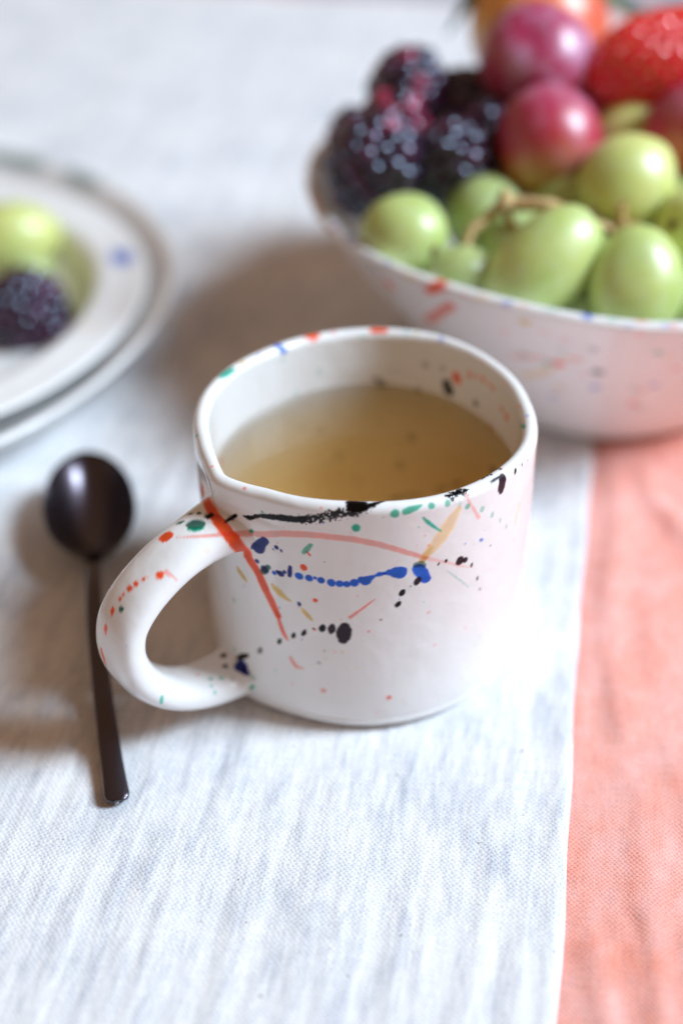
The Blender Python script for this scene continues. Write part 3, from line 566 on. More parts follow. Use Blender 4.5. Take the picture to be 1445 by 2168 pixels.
    ('G', 0.9, 0, [(1.47, 26.3, 7.14, 0.082), (1.57, 26.33, 7.17, 0.094), (1.69, 26.37, 7.19, 0.07), (1.84, 26.44, 7.23, 0.024)]),
    ('G', 0.85, 0, [(2.08, 26.49, 7.2, 0.057), (2.08, 26.48, 7.19, 0.081), (2.08, 26.48, 7.18, 0.088), (2.08, 26.47, 7.18, 0.081), (2.08, 26.47, 7.17, 0.057)]),
    ('G', 0.75, 0, [(2.46, 26.62, 7.18, 0.05), (2.46, 26.62, 7.17, 0.07), (2.46, 26.61, 7.15, 0.077), (2.46, 26.61, 7.14, 0.07), (2.46, 26.6, 7.13, 0.05)]),
    ('G', 0.3, 0, [(2.75, 26.74, 7.09, 0.031), (2.75, 26.74, 7.07, 0.043), (2.76, 26.74, 7.05, 0.048), (2.76, 26.74, 7.03, 0.043), (2.76, 26.74, 7, 0.031)]),
    ('G', 0.75, 0, [(2.95, 26.85, 6.93, 0.05), (2.95, 26.85, 6.91, 0.071), (2.95, 26.85, 6.9, 0.078), (2.95, 26.85, 6.88, 0.071), (2.95, 26.85, 6.86, 0.051)]),
    ('G', 0.55, 0, [(3.32, 27.11, 6.67, 0.047), (3.33, 27.11, 6.64, 0.066), (3.33, 27.11, 6.62, 0.072), (3.33, 27.11, 6.6, 0.066), (3.33, 27.11, 6.58, 0.047)]),
    ('G', 0.5, 0, [(3.6, 27.34, 6.34, 0.04), (3.6, 27.34, 6.31, 0.056), (3.6, 27.34, 6.28, 0.061), (3.61, 27.35, 6.25, 0.056), (3.61, 27.35, 6.22, 0.04)]),
    ('G', 0.4, 0, [(3.83, 27.57, 6, 0.032), (3.84, 27.58, 5.97, 0.045), (3.84, 27.58, 5.94, 0.049), (3.84, 27.58, 5.91, 0.045), (3.84, 27.58, 5.88, 0.032)]),
    ('G', 0.45, 0, [(4.03, 27.8, 5.63, 0.032), (4.03, 27.8, 5.6, 0.046), (4.03, 27.8, 5.58, 0.05), (4.04, 27.81, 5.56, 0.046), (4.04, 27.81, 5.53, 0.033)]),
    ('G', 0.25, 0, [(4.3, 28.18, 4.94, 0.025), (4.3, 28.19, 4.91, 0.035), (4.31, 28.19, 4.87, 0.038), (4.31, 28.2, 4.84, 0.035), (4.31, 28.2, 4.8, 0.025)]),
    ('T', 1, 0, [(1.89, 26.39, 6.91, 0.024), (1.99, 26.43, 6.77, 0.047), (2.11, 26.47, 6.63, 0.048), (2.23, 26.51, 6.5, 0.036), (2.33, 26.55, 6.39, 0.018)]),
    ('T', 0.5, 0, [(1.79, 26.37, 6.66, 0.015), (1.79, 26.37, 6.65, 0.022), (1.8, 26.37, 6.65, 0.024), (1.8, 26.37, 6.64, 0.022), (1.81, 26.38, 6.64, 0.015)]),
    ('O', 0.5, 0, [(2.05, 26.46, 6.04, 0.042)]),
    ('R', 0.65, 0, [(2.86, 26.91, 7.25, 0.048), (2.95, 26.85, 7.09, 0.03), (3.08, 26.94, 6.79, 0.042), (3.26, 27.06, 6.41, 0.054)]),
    ('R', 0.8, 0, [(3.81, 27.88, 7.26, 0.036)]),
    ('G', 0.4, 0, [(0.95, 26.24, 7.03, 0.015), (0.96, 26.24, 7.03, 0.021), (0.96, 26.24, 7.03, 0.023), (0.97, 26.24, 7.03, 0.021), (0.97, 26.24, 7.03, 0.015)]),
    ('O', 0.7, 0, [(-0.47, 26.38, 7.2, 0.029)]),
    ('O', 1, 0, [(-0.94, 34.34, 7.19, 0.084), (-0.79, 34.4, 7.19, 0.112), (-0.66, 34.44, 7.18, 0.084)]),
    ('O', 1, 0, [(-0.77, 34.31, 7.15, 0.046), (-0.77, 34.3, 7.13, 0.064), (-0.77, 34.28, 7.12, 0.07), (-0.77, 34.27, 7.1, 0.064), (-0.77, 34.26, 7.09, 0.046)]),
    ('O', 1, 0, [(0.86, 34.73, 7.18, 0.085), (1.04, 34.73, 7.18, 0.099), (1.21, 34.72, 7.18, 0.085)]),
    ('B', 1, 0, [(-1.8, 33.86, 7.2, 0.085), (-1.65, 33.78, 7.16, 0.113), (-1.58, 33.77, 7.09, 0.099)]),
    ('T', 1, 0, [(-3.16, 32.17, 7.23, 0.08), (-3.02, 32.37, 7.22, 0.108), (-2.89, 32.56, 7.21, 0.081)]),
    ('Y', 1, 0, [(-2.67, 32.9, 7.22, 0.044), (-2.66, 32.9, 7.21, 0.062), (-2.64, 32.9, 7.21, 0.068), (-2.63, 32.91, 7.21, 0.062), (-2.62, 32.91, 7.21, 0.044)]),
    ('R', 1, 0, [(-0.23, 34.59, 7.18, 0.037), (-0.22, 34.59, 7.18, 0.052), (-0.22, 34.6, 7.18, 0.056), (-0.21, 34.6, 7.18, 0.052), (-0.2, 34.6, 7.18, 0.037)]),
    ('T', 0.7, 0, [(1.78, 34.62, 7.19, 0.037), (1.79, 34.62, 7.19, 0.052), (1.8, 34.62, 7.2, 0.056), (1.8, 34.62, 7.2, 0.052), (1.81, 34.62, 7.2, 0.037)]),
    ('B', 0.6, 0, [(-2.23, 33.32, 7.2, 0.036), (-2.23, 33.33, 7.2, 0.051), (-2.22, 33.33, 7.2, 0.056), (-2.22, 33.33, 7.19, 0.051), (-2.21, 33.33, 7.19, 0.036)]),
    ('R', 1, 0, [(4.53, 30.87, 7.13, 0.025), (4.53, 30.86, 7.13, 0.036), (4.54, 30.85, 7.14, 0.039), (4.54, 30.84, 7.14, 0.036), (4.55, 30.84, 7.15, 0.025)]),
    ('B', 0.6, 0, [(4.68, 30.3, 7.21, 0.053)]),
    ('Y', 0.6, 0, [(2.03, 34.53, 7.19, 0.027), (2.04, 34.52, 7.19, 0.039), (2.06, 34.52, 7.19, 0.042), (2.07, 34.52, 7.19, 0.039), (2.08, 34.52, 7.19, 0.027)]),
    ('G', 0.6, 0, [(0.56, 34.6, 7.04, 0.057)]),
    ('B', 0.6, 0, [(2.74, 34.26, 7.22, 0.046), (2.74, 34.22, 7.21, 0.065), (2.74, 34.19, 7.2, 0.071), (2.74, 34.16, 7.19, 0.065), (2.74, 34.14, 7.17, 0.046)]),
    ('T', 1, 0, [(4.53, 30.37, 6.85, 0.042), (4.53, 30.16, 6.98, 0.059), (4.54, 30, 7.07, 0.064), (4.55, 29.91, 7.12, 0.058), (4.57, 29.85, 7.15, 0.041)]),
    ('T', 1, 0, [(-3.6, 29.5, 7.12, 0.033), (-3.6, 29.49, 7.13, 0.046), (-3.59, 29.48, 7.13, 0.051), (-3.58, 29.47, 7.14, 0.046), (-3.58, 29.46, 7.15, 0.033)]),
    ('R', 1, 0, [(-3.11, 28.08, 7.19, 0.024), (-3.1, 28.08, 7.19, 0.033), (-3.1, 28.07, 7.19, 0.037), (-3.09, 28.07, 7.19, 0.033), (-3.09, 28.07, 7.2, 0.024)]),
    ('O', 0.8, 0, [(-3.21, 31.38, 5.18, 0.035), (-3.21, 31.39, 5.1, 0.05), (-3.21, 31.4, 5.02, 0.055), (-3.2, 31.41, 4.93, 0.05), (-3.2, 31.42, 4.85, 0.036)]),
    ('R', 1, 0, [(3.77, 33.04, 7.18, 0.041)]),
    ('R', 1, 0, [(4.32, 31.95, 7.18, 0.033)]),
    ('R', 1, 0, [(-2.27, 27.18, 7.18, 0.048)]),
    ('R', 0.7, 0, [(-2.17, 33.33, 2.82, 0.038), (-2.16, 33.34, 2.81, 0.054), (-2.14, 33.35, 2.8, 0.059), (-2.13, 33.37, 2.79, 0.054), (-2.12, 33.38, 2.78, 0.038)]),
    ('R', 1, 0, [(-1.69, 33.76, 2.43, 0.019), (-1.68, 33.76, 2.42, 0.027), (-1.68, 33.77, 2.42, 0.03), (-1.67, 33.77, 2.42, 0.027), (-1.66, 33.77, 2.41, 0.019)]),
    ('T', 0.3, 0, [(-0.64, 34.29, 6.1, 0.065), (-0.63, 34.3, 6.1, 0.091), (-0.61, 34.3, 6.1, 0.1), (-0.6, 34.31, 6.1, 0.091), (-0.59, 34.31, 6.09, 0.065)]),
    ('T', 0.25, 0, [(-1.62, 33.7, 6.83, 0.054), (-1.61, 33.71, 6.82, 0.076), (-1.59, 33.72, 6.82, 0.084), (-1.58, 33.73, 6.81, 0.076), (-1.57, 33.74, 6.81, 0.054)]),
    ('T', 0.2, 0, [(-1.3, 33.95, 5.62, 0.065), (-1.29, 33.96, 5.61, 0.091), (-1.28, 33.97, 5.61, 0.1), (-1.26, 33.98, 5.6, 0.091), (-1.25, 33.99, 5.6, 0.065)]),
    ('S', 0.45, 0, [(2.34, 34.28, 6.33, 0.128)]),
    ('S', 0.4, 0, [(2.79, 34.01, 6.39, 0.113)]),
    ('O', 0.85, 0, [(3.14, 33.7, 6.33, 0.119), (3.16, 33.69, 6.3, 0.167), (3.17, 33.68, 6.27, 0.183), (3.18, 33.67, 6.25, 0.167), (3.19, 33.65, 6.22, 0.119)]),
    ('O', 0.6, 0, [(3.48, 33.34, 6.58, 0.125)]),
    ('O', 0.6, 0, [(3.65, 33.11, 6.66, 0.083)]),
    ('O', 0.6, 0, [(3.81, 32.87, 6.7, 0.11)]),
    ('O', 0.6, 0, [(3.95, 32.63, 6.7, 0.082)]),
    ('O', 0.6, 0, [(4.04, 32.47, 6.68, 0.095)]),
    ('K', 0.95, 0, [(2.91, 33.9, 5.96, 0.142), (2.98, 33.84, 5.78, 0.185)]),
    ('K', 0.75, 0, [(3.67, 33.07, 5.84, 0.073), (3.67, 33.07, 5.84, 0.102), (3.67, 33.07, 5.83, 0.112), (3.67, 33.07, 5.82, 0.102), (3.67, 33.07, 5.81, 0.073)]),
    ('K', 0.6, 0, [(0.98, 34.6, 5.67, 0.101), (1.14, 34.58, 5.54, 0.145)]),
    ('S', 0.5, 0, [(2.14, 34.33, 5.48, 0.075), (2.15, 34.33, 5.48, 0.105), (2.15, 34.33, 5.48, 0.115), (2.16, 34.32, 5.48, 0.105), (2.17, 34.32, 5.48, 0.075)]),
    ('O', 0.7, 0, [(4.26, 31.96, 6.35, 0.095)]),
    ('O', 0.8, 0, [(4.35, 31.68, 6.28, 0.079), (4.35, 31.66, 6.29, 0.111), (4.35, 31.64, 6.3, 0.121), (4.36, 31.63, 6.31, 0.11), (4.36, 31.61, 6.32, 0.079)]),
    ('O', 0.4, 0, [(4.06, 32.43, 5.47, 0.125)]),
    ('K', 0.47, 0, [(1.97, 34.33, 3.87, 0.105), (1.99, 34.32, 3.87, 0.148), (2.01, 34.31, 3.88, 0.162), (2.03, 34.3, 3.88, 0.148), (2.05, 34.3, 3.89, 0.105)]),
    ('K', 0.47, 0, [(1.67, 34.4, 2.86, 0.117), (1.69, 34.39, 2.86, 0.164), (1.7, 34.39, 2.86, 0.18), (1.71, 34.38, 2.86, 0.164), (1.73, 34.38, 2.87, 0.117)]),
    ('K', 0.25, 0, [(-0.62, 34.33, 4.11, 0.086), (-0.61, 34.34, 4.1, 0.121), (-0.59, 34.34, 4.1, 0.132), (-0.58, 34.35, 4.1, 0.121), (-0.57, 34.35, 4.09, 0.086)]),
    ('K', 0.28, 0, [(-0.1, 34.48, 3.14, 0.126), (-0.08, 34.48, 3.13, 0.177), (-0.06, 34.49, 3.13, 0.194), (-0.04, 34.49, 3.13, 0.177), (-0.02, 34.49, 3.13, 0.126)]),
    ('K', 0.17, 0, [(1.08, 34.55, 4.24, 0.077), (1.1, 34.55, 4.24, 0.108), (1.11, 34.55, 4.24, 0.118), (1.13, 34.55, 4.24, 0.108), (1.14, 34.55, 4.24, 0.077)]),
    ('K', 0.22, 0, [(0.31, 34.51, 2.38, 0.121), (0.58, 34.43, 2.12, 0.136)]),
    ('K', 0.17, 0, [(-0.48, 34.38, 2.87, 0.078), (-0.46, 34.39, 2.86, 0.109), (-0.45, 34.39, 2.86, 0.12), (-0.44, 34.39, 2.86, 0.109), (-0.42, 34.4, 2.86, 0.078)]),
    ('S', 0.17, 0, [(-1.14, 34.09, 4.38, 0.076), (-1.13, 34.1, 4.37, 0.106), (-1.11, 34.11, 4.37, 0.117), (-1.1, 34.11, 4.36, 0.106), (-1.09, 34.12, 4.36, 0.076)]),
    ('S', 0.14, 0, [(1.63, 34.43, 3.65, 0.067), (1.63, 34.43, 3.65, 0.095), (1.64, 34.43, 3.65, 0.104), (1.65, 34.42, 3.65, 0.095), (1.65, 34.42, 3.65, 0.067)]),
    ('R', 0.639439, 0, [(-1.35, 26.64, 6.45, 0.017)]),
    ('B', 0.800226, 0, [(-3.4, 29, 1.87, 0.031)]),
    ('B', 0.789873, 0, [(-1.53, 26.81, 3.82, 0.03)]),
    ('O', 0.81446, 0, [(-1.26, 26.66, 1.4, 0.031)]),
    ('B', 0.54482, 0, [(2.96, 26.87, 5.77, 0.03)]),
    ('T', 0.523661, 0, [(2, 26.49, 4.28, 0.021)]),
    ('B', 0.824022, 0, [(-0.99, 26.56, 3, 0.025)]),
    ('R', 0.625686, 0, [(-0.01, 26.32, 3.86, 0.02)]),
    ('G', 0.423161, 0, [(-1.26, 26.68, 2.33, 0.027)]),
    ('C', 0.750439, 0, [(-1.06, 26.59, 4.02, 0.019)]),
    ('Y', 0.71751, 0, [(1.92, 26.4, 6.83, 0.022)]),
    ('K', 0.717216, 0, [(-1.83, 26.97, 4.28, 0.02)]),
    ('Y', 0.538739, 0, [(-0.74, 26.47, 2.24, 0.026)]),
    ('T', 0.545462, 0, [(3.45, 27.22, 5.91, 0.016)]),
    ('B', 0.767439, 0, [(-0.43, 26.34, 6.79, 0.03)]),
    ('T', 0.78762, 0, [(-3.04, 26.54, 5.49, 0.022)]),
    ('G', 0.546705, 0, [(4.51, 28.66, 1.7, 0.021)]),
    ('R', 0.699405, 0, [(0.21, 26.27, 6.55, 0.018)]),
    ('C', 0.484784, 0, [(1.2, 26.3, 5.26, 0.028)]),
    ('G', 0.619663, 0, [(-0.4, 26.36, 5.62, 0.019)]),
    ('O', 0.427635, 0, [(3.93, 27.69, 5.6, 0.019)]),
    ('O', 0.673115, 0, [(1.96, 26.43, 6.36, 0.025)]),
    ('S', 0.546454, 0, [(-0.7, 26.39, 7, 0.031)]),
    ('Y', 0.520931, 0, [(1.78, 26.38, 6.11, 0.022)]),
    ('Y', 0.723718, 0, [(-3.14, 28.41, 3.19, 0.024)]),
    ('O', 0.527197, 0, [(-1.52, 26.73, 5.91, 0.02)]),
    ('B', 0.470851, 0, [(-1.59, 26.78, 5.62, 0.017)]),
    ('R', 0.881378, 0, [(4.3, 28.26, 2.4, 0.029)]),
    ('O', 0.647144, 0, [(3.79, 27.65, 1.96, 0.019)]),
    ('T', 0.568295, 0, [(-1.68, 26.87, 1.66, 0.028)]),
    ('R', 0.664012, 0, [(3.11, 27.05, 2.97, 0.028)]),
    ('R', 0.87814, 0, [(2.06, 26.47, 5.66, 0.017)]),
    ('O', 0.83504, 0, [(-2.4, 27, 0.91, 0.029)]),
    ('R', 0.86374, 0, [(0.38, 26.29, 4.64, 0.019)]),
    ('O', 0.705005, 0, [(-3.39, 26.75, 1.45, 0.021)]),
    ('R', 0.838939, 0, [(-0.16, 26.34, 2.8, 0.026)]),
    ('K', 0.809215, 0, [(3.63, 27.38, 5.32, 0.025)]),
    ('C', 0.413197, 0, [(3.07, 27.04, 1.23, 0.018)]),
    ('B', 0.704063, 0, [(1.39, 26.34, 4.5, 0.018)]),
    ('S', 0.852518, 0, [(-0.42, 26.39, 2.77, 0.021)]),
    ('S', 0.626885, 0, [(-0.51, 26.35, 6.82, 0.019)]),
    ('C', 0.827737, 0, [(4.78, 29.23, 2.72, 0.025)]),
    ('K', 0.656237, 0, [(-2.81, 26.99, 1.27, 0.025)]),
]
BOWL_STROKES = [
    ('O', 0.782867, 0, [(9.12, 37.91, 2.8, 0.154), (9.18, 37.98, 2.7, 0.079)]),
    ('R', 0.502503, 0, [(6.1, 39.98, 1.01, 0.097), (6.11, 39.96, 1.02, 0.103)]),
    ('R', 0.68503, 0, [(4.87, 37.25, 5.66, 0.085), (4.8, 37.26, 5.7, 0.104)]),
    ('A', 0.676313, 0, [(5.34, 38.35, 3.75, 0.085), (5.38, 38.4, 3.66, 0.067)]),
    ('R', 0.628415, 0, [(4.8, 40, 2.15, 0.161), (4.74, 40.2, 1.98, 0.099)]),
    ('R', 0.648341, 0, [(8.5, 35.49, 6.65, 0.088), (8.44, 35.54, 6.57, 0.08)]),
    ('O', 0.860497, 0, [(5.78, 39.48, 1.9, 0.146), (5.87, 39.3, 2.07, 0.09)]),
    ('O', 0.842113, 0, [(5.35, 39, 2.88, 0.16), (5.26, 39.14, 2.77, 0.096)]),
    ('B', 0.883749, 0, [(7.78, 37.53, 3.61, 0.127), (7.86, 37.47, 3.69, 0.078)]),
    ('A', 0.685204, 0, [(9.63, 36.21, 5.46, 0.057), (9.55, 36.2, 5.46, 0.089)]),
    ('T', 0.780453, 0, [(6.29, 37.29, 4.65, 0.073), (6.2, 37.41, 4.52, 0.115)]),
    ('B', 0.909614, 0, [(9.53, 37.24, 3.84, 0.132), (9.53, 37.26, 3.81, 0.076)]),
    ('R', 0.531085, 0, [(5.95, 36.43, 6.15, 0.068), (5.84, 36.48, 6.14, 0.081)]),
    ('B', 0.508337, 0, [(6.66, 38.48, 2.68, 0.086), (6.71, 38.4, 2.78, 0.117)]),
    ('T', 0.64779, 0, [(5.52, 37.6, 4.68, 0.096), (5.49, 37.55, 4.77, 0.107)]),
    ('R', 0.875192, 0, [(7.03, 36.77, 5.05, 0.113), (6.94, 36.83, 5, 0.107)]),
    ('A', 0.781274, 0, [(6.68, 36.85, 5.11, 0.089), (6.77, 36.85, 5.05, 0.106)]),
    ('O', 0.772107, 0, [(9.22, 37.44, 3.52, 0.111), (9.34, 37.42, 3.56, 0.046)]),
    ('R', 0.517536, 0, [(7.34, 37.23, 4.22, 0.124), (7.31, 37.26, 4.19, 0.05)]),
    ('R', 0.595914, 0, [(9.34, 35.48, 6.87, 0.077), (9.4, 35.49, 6.88, 0.107)]),
    ('T', 0.515319, 0, [(8.92, 37.35, 3.67, 0.099), (9.06, 37.38, 3.62, 0.107)]),
    ('T', 0.927457, 0, [(9.2, 36.06, 5.67, 0.142), (9.19, 36.09, 5.62, 0.053)]),
    ('T', 0.618607, 0, [(2.99, 39.8, 4.18, 0.09), (3.08, 39.49, 4.41, 0.101)]),
    ('O', 0.814377, 0, [(-0.32, 41.82, 6.94, 0.091), (-0.14, 41.63, 7, 0.056)]),
    ('B', 0.789804, 0, [(0.29, 40.51, 7, 0.049), (0.39, 40.41, 7.03, 0.098)]),
    ('B', 0.351432, 0, [(0.7, 39.77, 7.01, 0.047), (0.89, 39.63, 7.07, 0.09)]),
    ('A', 0.663351, 0, [(1.94, 38.28, 6.95, 0.044), (2.13, 38.17, 7.06, 0.079)]),
    ('O', 0.715761, 0, [(2.95, 37.49, 7, 0.088), (3.03, 37.44, 7.02, 0.073)]),
    ('A', 0.764081, 0, [(3.97, 36.88, 7.02, 0.049), (4.14, 36.87, 7.1, 0.04)]),
    ('B', 0.676265, 0, [(4.65, 36.55, 7.03, 0.041), (4.85, 36.51, 7.07, 0.074)]),
    ('R', 0.357331, 0, [(5.14, 36.41, 7.08, 0.047), (5.26, 36.34, 7.06, 0.066)]),
    ('T', 0.5365, 0, [(5.88, 36.13, 7.05, 0.039), (6.08, 36.11, 7.06, 0.056)]),
    ('T', 0.43105, 0, [(7.6, 35.67, 6.98, 0.05), (7.75, 35.66, 6.98, 0.056)]),
    ('O', 0.819398, 0, [(8.43, 35.64, 6.96, 0.061), (8.64, 35.61, 6.95, 0.038)]),
    ('B', 0.46328, 0, [(9.08, 35.54, 6.92, 0.059), (9.21, 35.51, 6.9, 0.088)]),
    ('R', 0.43, 0, [(1.17, 39.83, 6.18, 0.119), (1.32, 39.87, 5.96, 0.179)]),
    ('O', 0.95, 0, [(1.47, 39.59, 6.04, 0.167), (1.48, 39.58, 6.05, 0.234), (1.48, 39.56, 6.06, 0.257), (1.49, 39.54, 6.07, 0.234), (1.5, 39.53, 6.07, 0.167)]),
    ('O', 0.95, 0, [(2.58, 37.95, 6.69, 0.171), (2.75, 37.63, 6.98, 0.188), (2.97, 37.67, 7.15, 0.169)]),
    ('C', 0.95, 0, [(3.27, 37.7, 6.37, 0.19), (3.13, 38.03, 6.06, 0.182), (2.98, 38.41, 5.73, 0.175), (2.84, 38.86, 5.33, 0.187), (2.7, 39.41, 4.88, 0.2)]),
    ('C', 0.95, 0, [(2.49, 40.6, 4.02, 0.124)]),
    ('Y', 0.8, 0, [(5.25, 36.54, 6.43, 0.108), (5.29, 36.52, 6.45, 0.152), (5.32, 36.49, 6.46, 0.167), (5.35, 36.47, 6.47, 0.152), (5.38, 36.45, 6.48, 0.108)]),
    ('O', 0.95, 0, [(6.51, 37.24, 4.59, 0.113), (6.53, 37.22, 4.62, 0.158), (6.55, 37.19, 4.65, 0.173), (6.57, 37.16, 4.68, 0.158), (6.59, 37.14, 4.71, 0.112)]),
    ('A', 0.72, 0, [(5.75, 38.27, 3.57, 0.159), (5.92, 38.07, 3.73, 0.149), (6.1, 37.89, 3.89, 0.138), (6.38, 37.48, 4.31, 0.117)]),
    ('C', 0.51, 0, [(5.24, 37.83, 4.56, 0.156), (5.57, 37.59, 4.66, 0.175), (5.76, 37.46, 4.73, 0.145), (5.96, 37.33, 4.78, 0.116)]),
    ('C', 0.43, 0, [(6.1, 37.29, 4.76, 0.077), (6.4, 37.17, 4.76, 0.096)]),
    ('T', 0.29, 0, [(6.48, 36.74, 5.37, 0.098), (6.48, 36.74, 5.37, 0.138), (6.49, 36.73, 5.37, 0.151), (6.5, 36.73, 5.38, 0.138), (6.5, 36.73, 5.38, 0.098)]),
    ('K', 0.87, 0, [(7.63, 37, 4.47, 0.113), (7.67, 36.99, 4.48, 0.158), (7.71, 36.97, 4.49, 0.173), (7.75, 36.96, 4.49, 0.158), (7.79, 36.95, 4.5, 0.112)]),
    ('S', 0.51, 0, [(7.35, 36.29, 5.66, 0.097), (7.35, 36.29, 5.66, 0.136), (7.36, 36.28, 5.67, 0.149), (7.37, 36.28, 5.67, 0.136), (7.37, 36.28, 5.67, 0.097)]),
    ('S', 0.36, 0, [(9.4, 38.11, 2.51, 0.118), (9.41, 38.11, 2.51, 0.166), (9.41, 38.11, 2.51, 0.181), (9.42, 38.11, 2.51, 0.166), (9.43, 38.11, 2.51, 0.118)]),
    ('B', 0.95, 0, [(7.01, 35.86, 7.02, 0.145)]),
    ('T', 0.95, 0, [(8.74, 47.92, 0.62, 0.126), (8.75, 47.92, 0.62, 0.177), (8.76, 47.92, 0.62, 0.194), (8.76, 47.92, 0.62, 0.177), (8.77, 47.92, 0.62, 0.126)]),
    ('O', 0.95, 0, [(8.38, 48.1, 0.62, 0.11), (8.39, 48.1, 0.62, 0.155), (8.4, 48.1, 0.62, 0.17), (8.41, 48.1, 0.62, 0.155), (8.42, 48.1, 0.62, 0.11)]),
    ('R', 0.51, 0, [(9.88, 36.64, 4.82, 0.099), (9.92, 36.64, 4.81, 0.139), (9.97, 36.65, 4.81, 0.152), (10.01, 36.66, 4.8, 0.139), (10.06, 36.67, 4.8, 0.099)]),
    ('A', 0.58, 0, [(6.73, 38.07, 3.24, 0.117), (6.76, 38.05, 3.26, 0.164), (6.8, 38.03, 3.27, 0.179), (6.83, 38.01, 3.28, 0.164), (6.86, 37.99, 3.29, 0.116)]),
    ('R', 0.43, 0, [(6.48, 36.4, 5.88, 0.073), (6.51, 36.39, 5.89, 0.102), (6.53, 36.38, 5.9, 0.112), (6.56, 36.36, 5.91, 0.102), (6.58, 36.35, 5.91, 0.073)]),
    ('N', 0.51, 0, [(0.92, 39.57, 6.71, 0.137), (1.1, 39.63, 6.44, 0.177)]),
    ('B', 0.87, 0, [(-0.26, 41.79, 6.97, 0.079), (-0.25, 41.78, 6.98, 0.111), (-0.23, 41.77, 6.98, 0.122), (-0.22, 41.76, 6.99, 0.111), (-0.2, 41.76, 6.99, 0.079)]),
    ('B', 0.58, 0, [(0.12, 41.05, 7.02, 0.065), (0.16, 40.97, 7.03, 0.091), (0.2, 40.88, 7.03, 0.1), (0.24, 40.8, 7.03, 0.091), (0.28, 40.73, 7.04, 0.065)]),
    ('B', 0.58, 0, [(1.34, 39.05, 7.09, 0.063), (1.36, 39.03, 7.09, 0.088), (1.39, 39.02, 7.1, 0.096), (1.42, 39.01, 7.11, 0.088), (1.45, 39, 7.11, 0.063)]),
    ('R', 0.72, 0, [(-0.85, 43.71, 6.91, 0.168)]),
    ('S', 0.43, 0, [(-0.58, 42.71, 6.94, 0.054), (-0.53, 42.58, 6.95, 0.075), (-0.49, 42.47, 6.95, 0.082), (-0.45, 42.35, 6.96, 0.075), (-0.41, 42.23, 6.96, 0.053)]),
    ('R', 0.43, 0, [(3.5, 37.14, 6.99, 0.048), (3.52, 37.12, 7, 0.068), (3.55, 37.11, 7.01, 0.074), (3.57, 37.1, 7.01, 0.068), (3.6, 37.09, 7.02, 0.048)]),
    ('B', 0.29, 0, [(8.08, 35.5, 6.88, 0.059), (8.1, 35.5, 6.88, 0.082), (8.12, 35.5, 6.88, 0.09), (8.14, 35.5, 6.89, 0.082), (8.16, 35.5, 6.89, 0.059)]),
]
# ------------------------------------------------------------------ the fruit bowl
def bowl_r(z): return 4.95 + (10.35 - 4.95) * np.clip(z / 7.0, 0, 1) ** .94
def bowl_c(z): return np.array([9.2 + .1 * z / 7.0, 44.75 + 1.05 * z / 7.0])
def build_bowl():
    th = np.linspace(0, 2 * math.pi, 420, endpoint=False)
    rows = [(4.5 * f, .12, .3) for f in np.linspace(.02, 1, 5)]
    for t in np.linspace(0, math.pi / 2, 7): rows.append((4.55 + .52 * math.sin(t), .5 * (1 - math.cos(t)), 0))
    for z in np.linspace(.6, 6.85, 100): rows.append((bowl_r(z), z, z))
    for t in np.linspace(0, math.pi, 14)[1:-1]: rows.append((bowl_r(6.85) - .2 + .2 * math.cos(t), 6.85 + .2 * math.sin(t), 6.85))
    for z in np.linspace(6.85, .9, 40): rows.append((bowl_r(z) - .40 - .1 * (1 - z / 7), z, z))
    for f in np.linspace(.9, .01, 8): rows.append((4.6 * f, .62, 0))
    left = np.exp(-(((np.degrees(th) - 185) / 45) ** 2))
    V = np.zeros((len(th), len(rows), 3))
    wob = .10 * np.sin(2 * th + .6) + .07 * np.sin(3 * th + 2) + .05 * np.sin(5 * th)
    for j, (r, z, zc) in enumerate(rows):
        c = bowl_c(z); k = sstep(1.5, 7, z)
        rr = r * (1 + .012 * k * np.sin(3 * th + 1.1) + .006 * k * np.sin(7 * th)) + .42 * left * k
        V[:, j, 0] = c[0] + rr * np.cos(th); V[:, j, 1] = c[1] + rr * np.sin(th); V[:, j, 2] = z + (wob * .8 - .12 * left) * k
    return V.reshape(-1, 3), grid_faces(len(th), len(rows), wrap_u=True)
# ------------------------------------------------------------------ table and cloths
YAW = R(-9.95)                                               # the cloths lie turned a little clockwise
def edge_local(v):                                           # runner's right border, local u of the edge
    return 1.44 + .05 * np.sin(v * .35 + .4) + .025 * np.sin(v * 1.3)

t_m = simple_mat("painted_board", (.30, .32, .36), .6, var=(.26, .28, .33), var_scale=.3)
bm = bmesh.new(); bmesh.ops.create_cube(bm, size=1)
for v_ in bm.verts: v_.co = Vector((v_.co.x * 1.6, v_.co.y * 1.35 + .42, v_.co.z * .03 - .0215))
bmesh.ops.bevel(bm, geom=bm.edges[:], offset=.004, segments=2, affect='EDGES')
me = bpy.data.meshes.new("table"); bm.to_mesh(me); bm.free()
o = link("table", me, None, t_m); o["kind"] = "structure"; o["label"] = "blue grey table top showing beyond the cloths"

def cloth_grid(name, us, vs, zf, thick, mat):
    U, Vv = np.meshgrid(us, vs, indexing='ij')
    return U, Vv

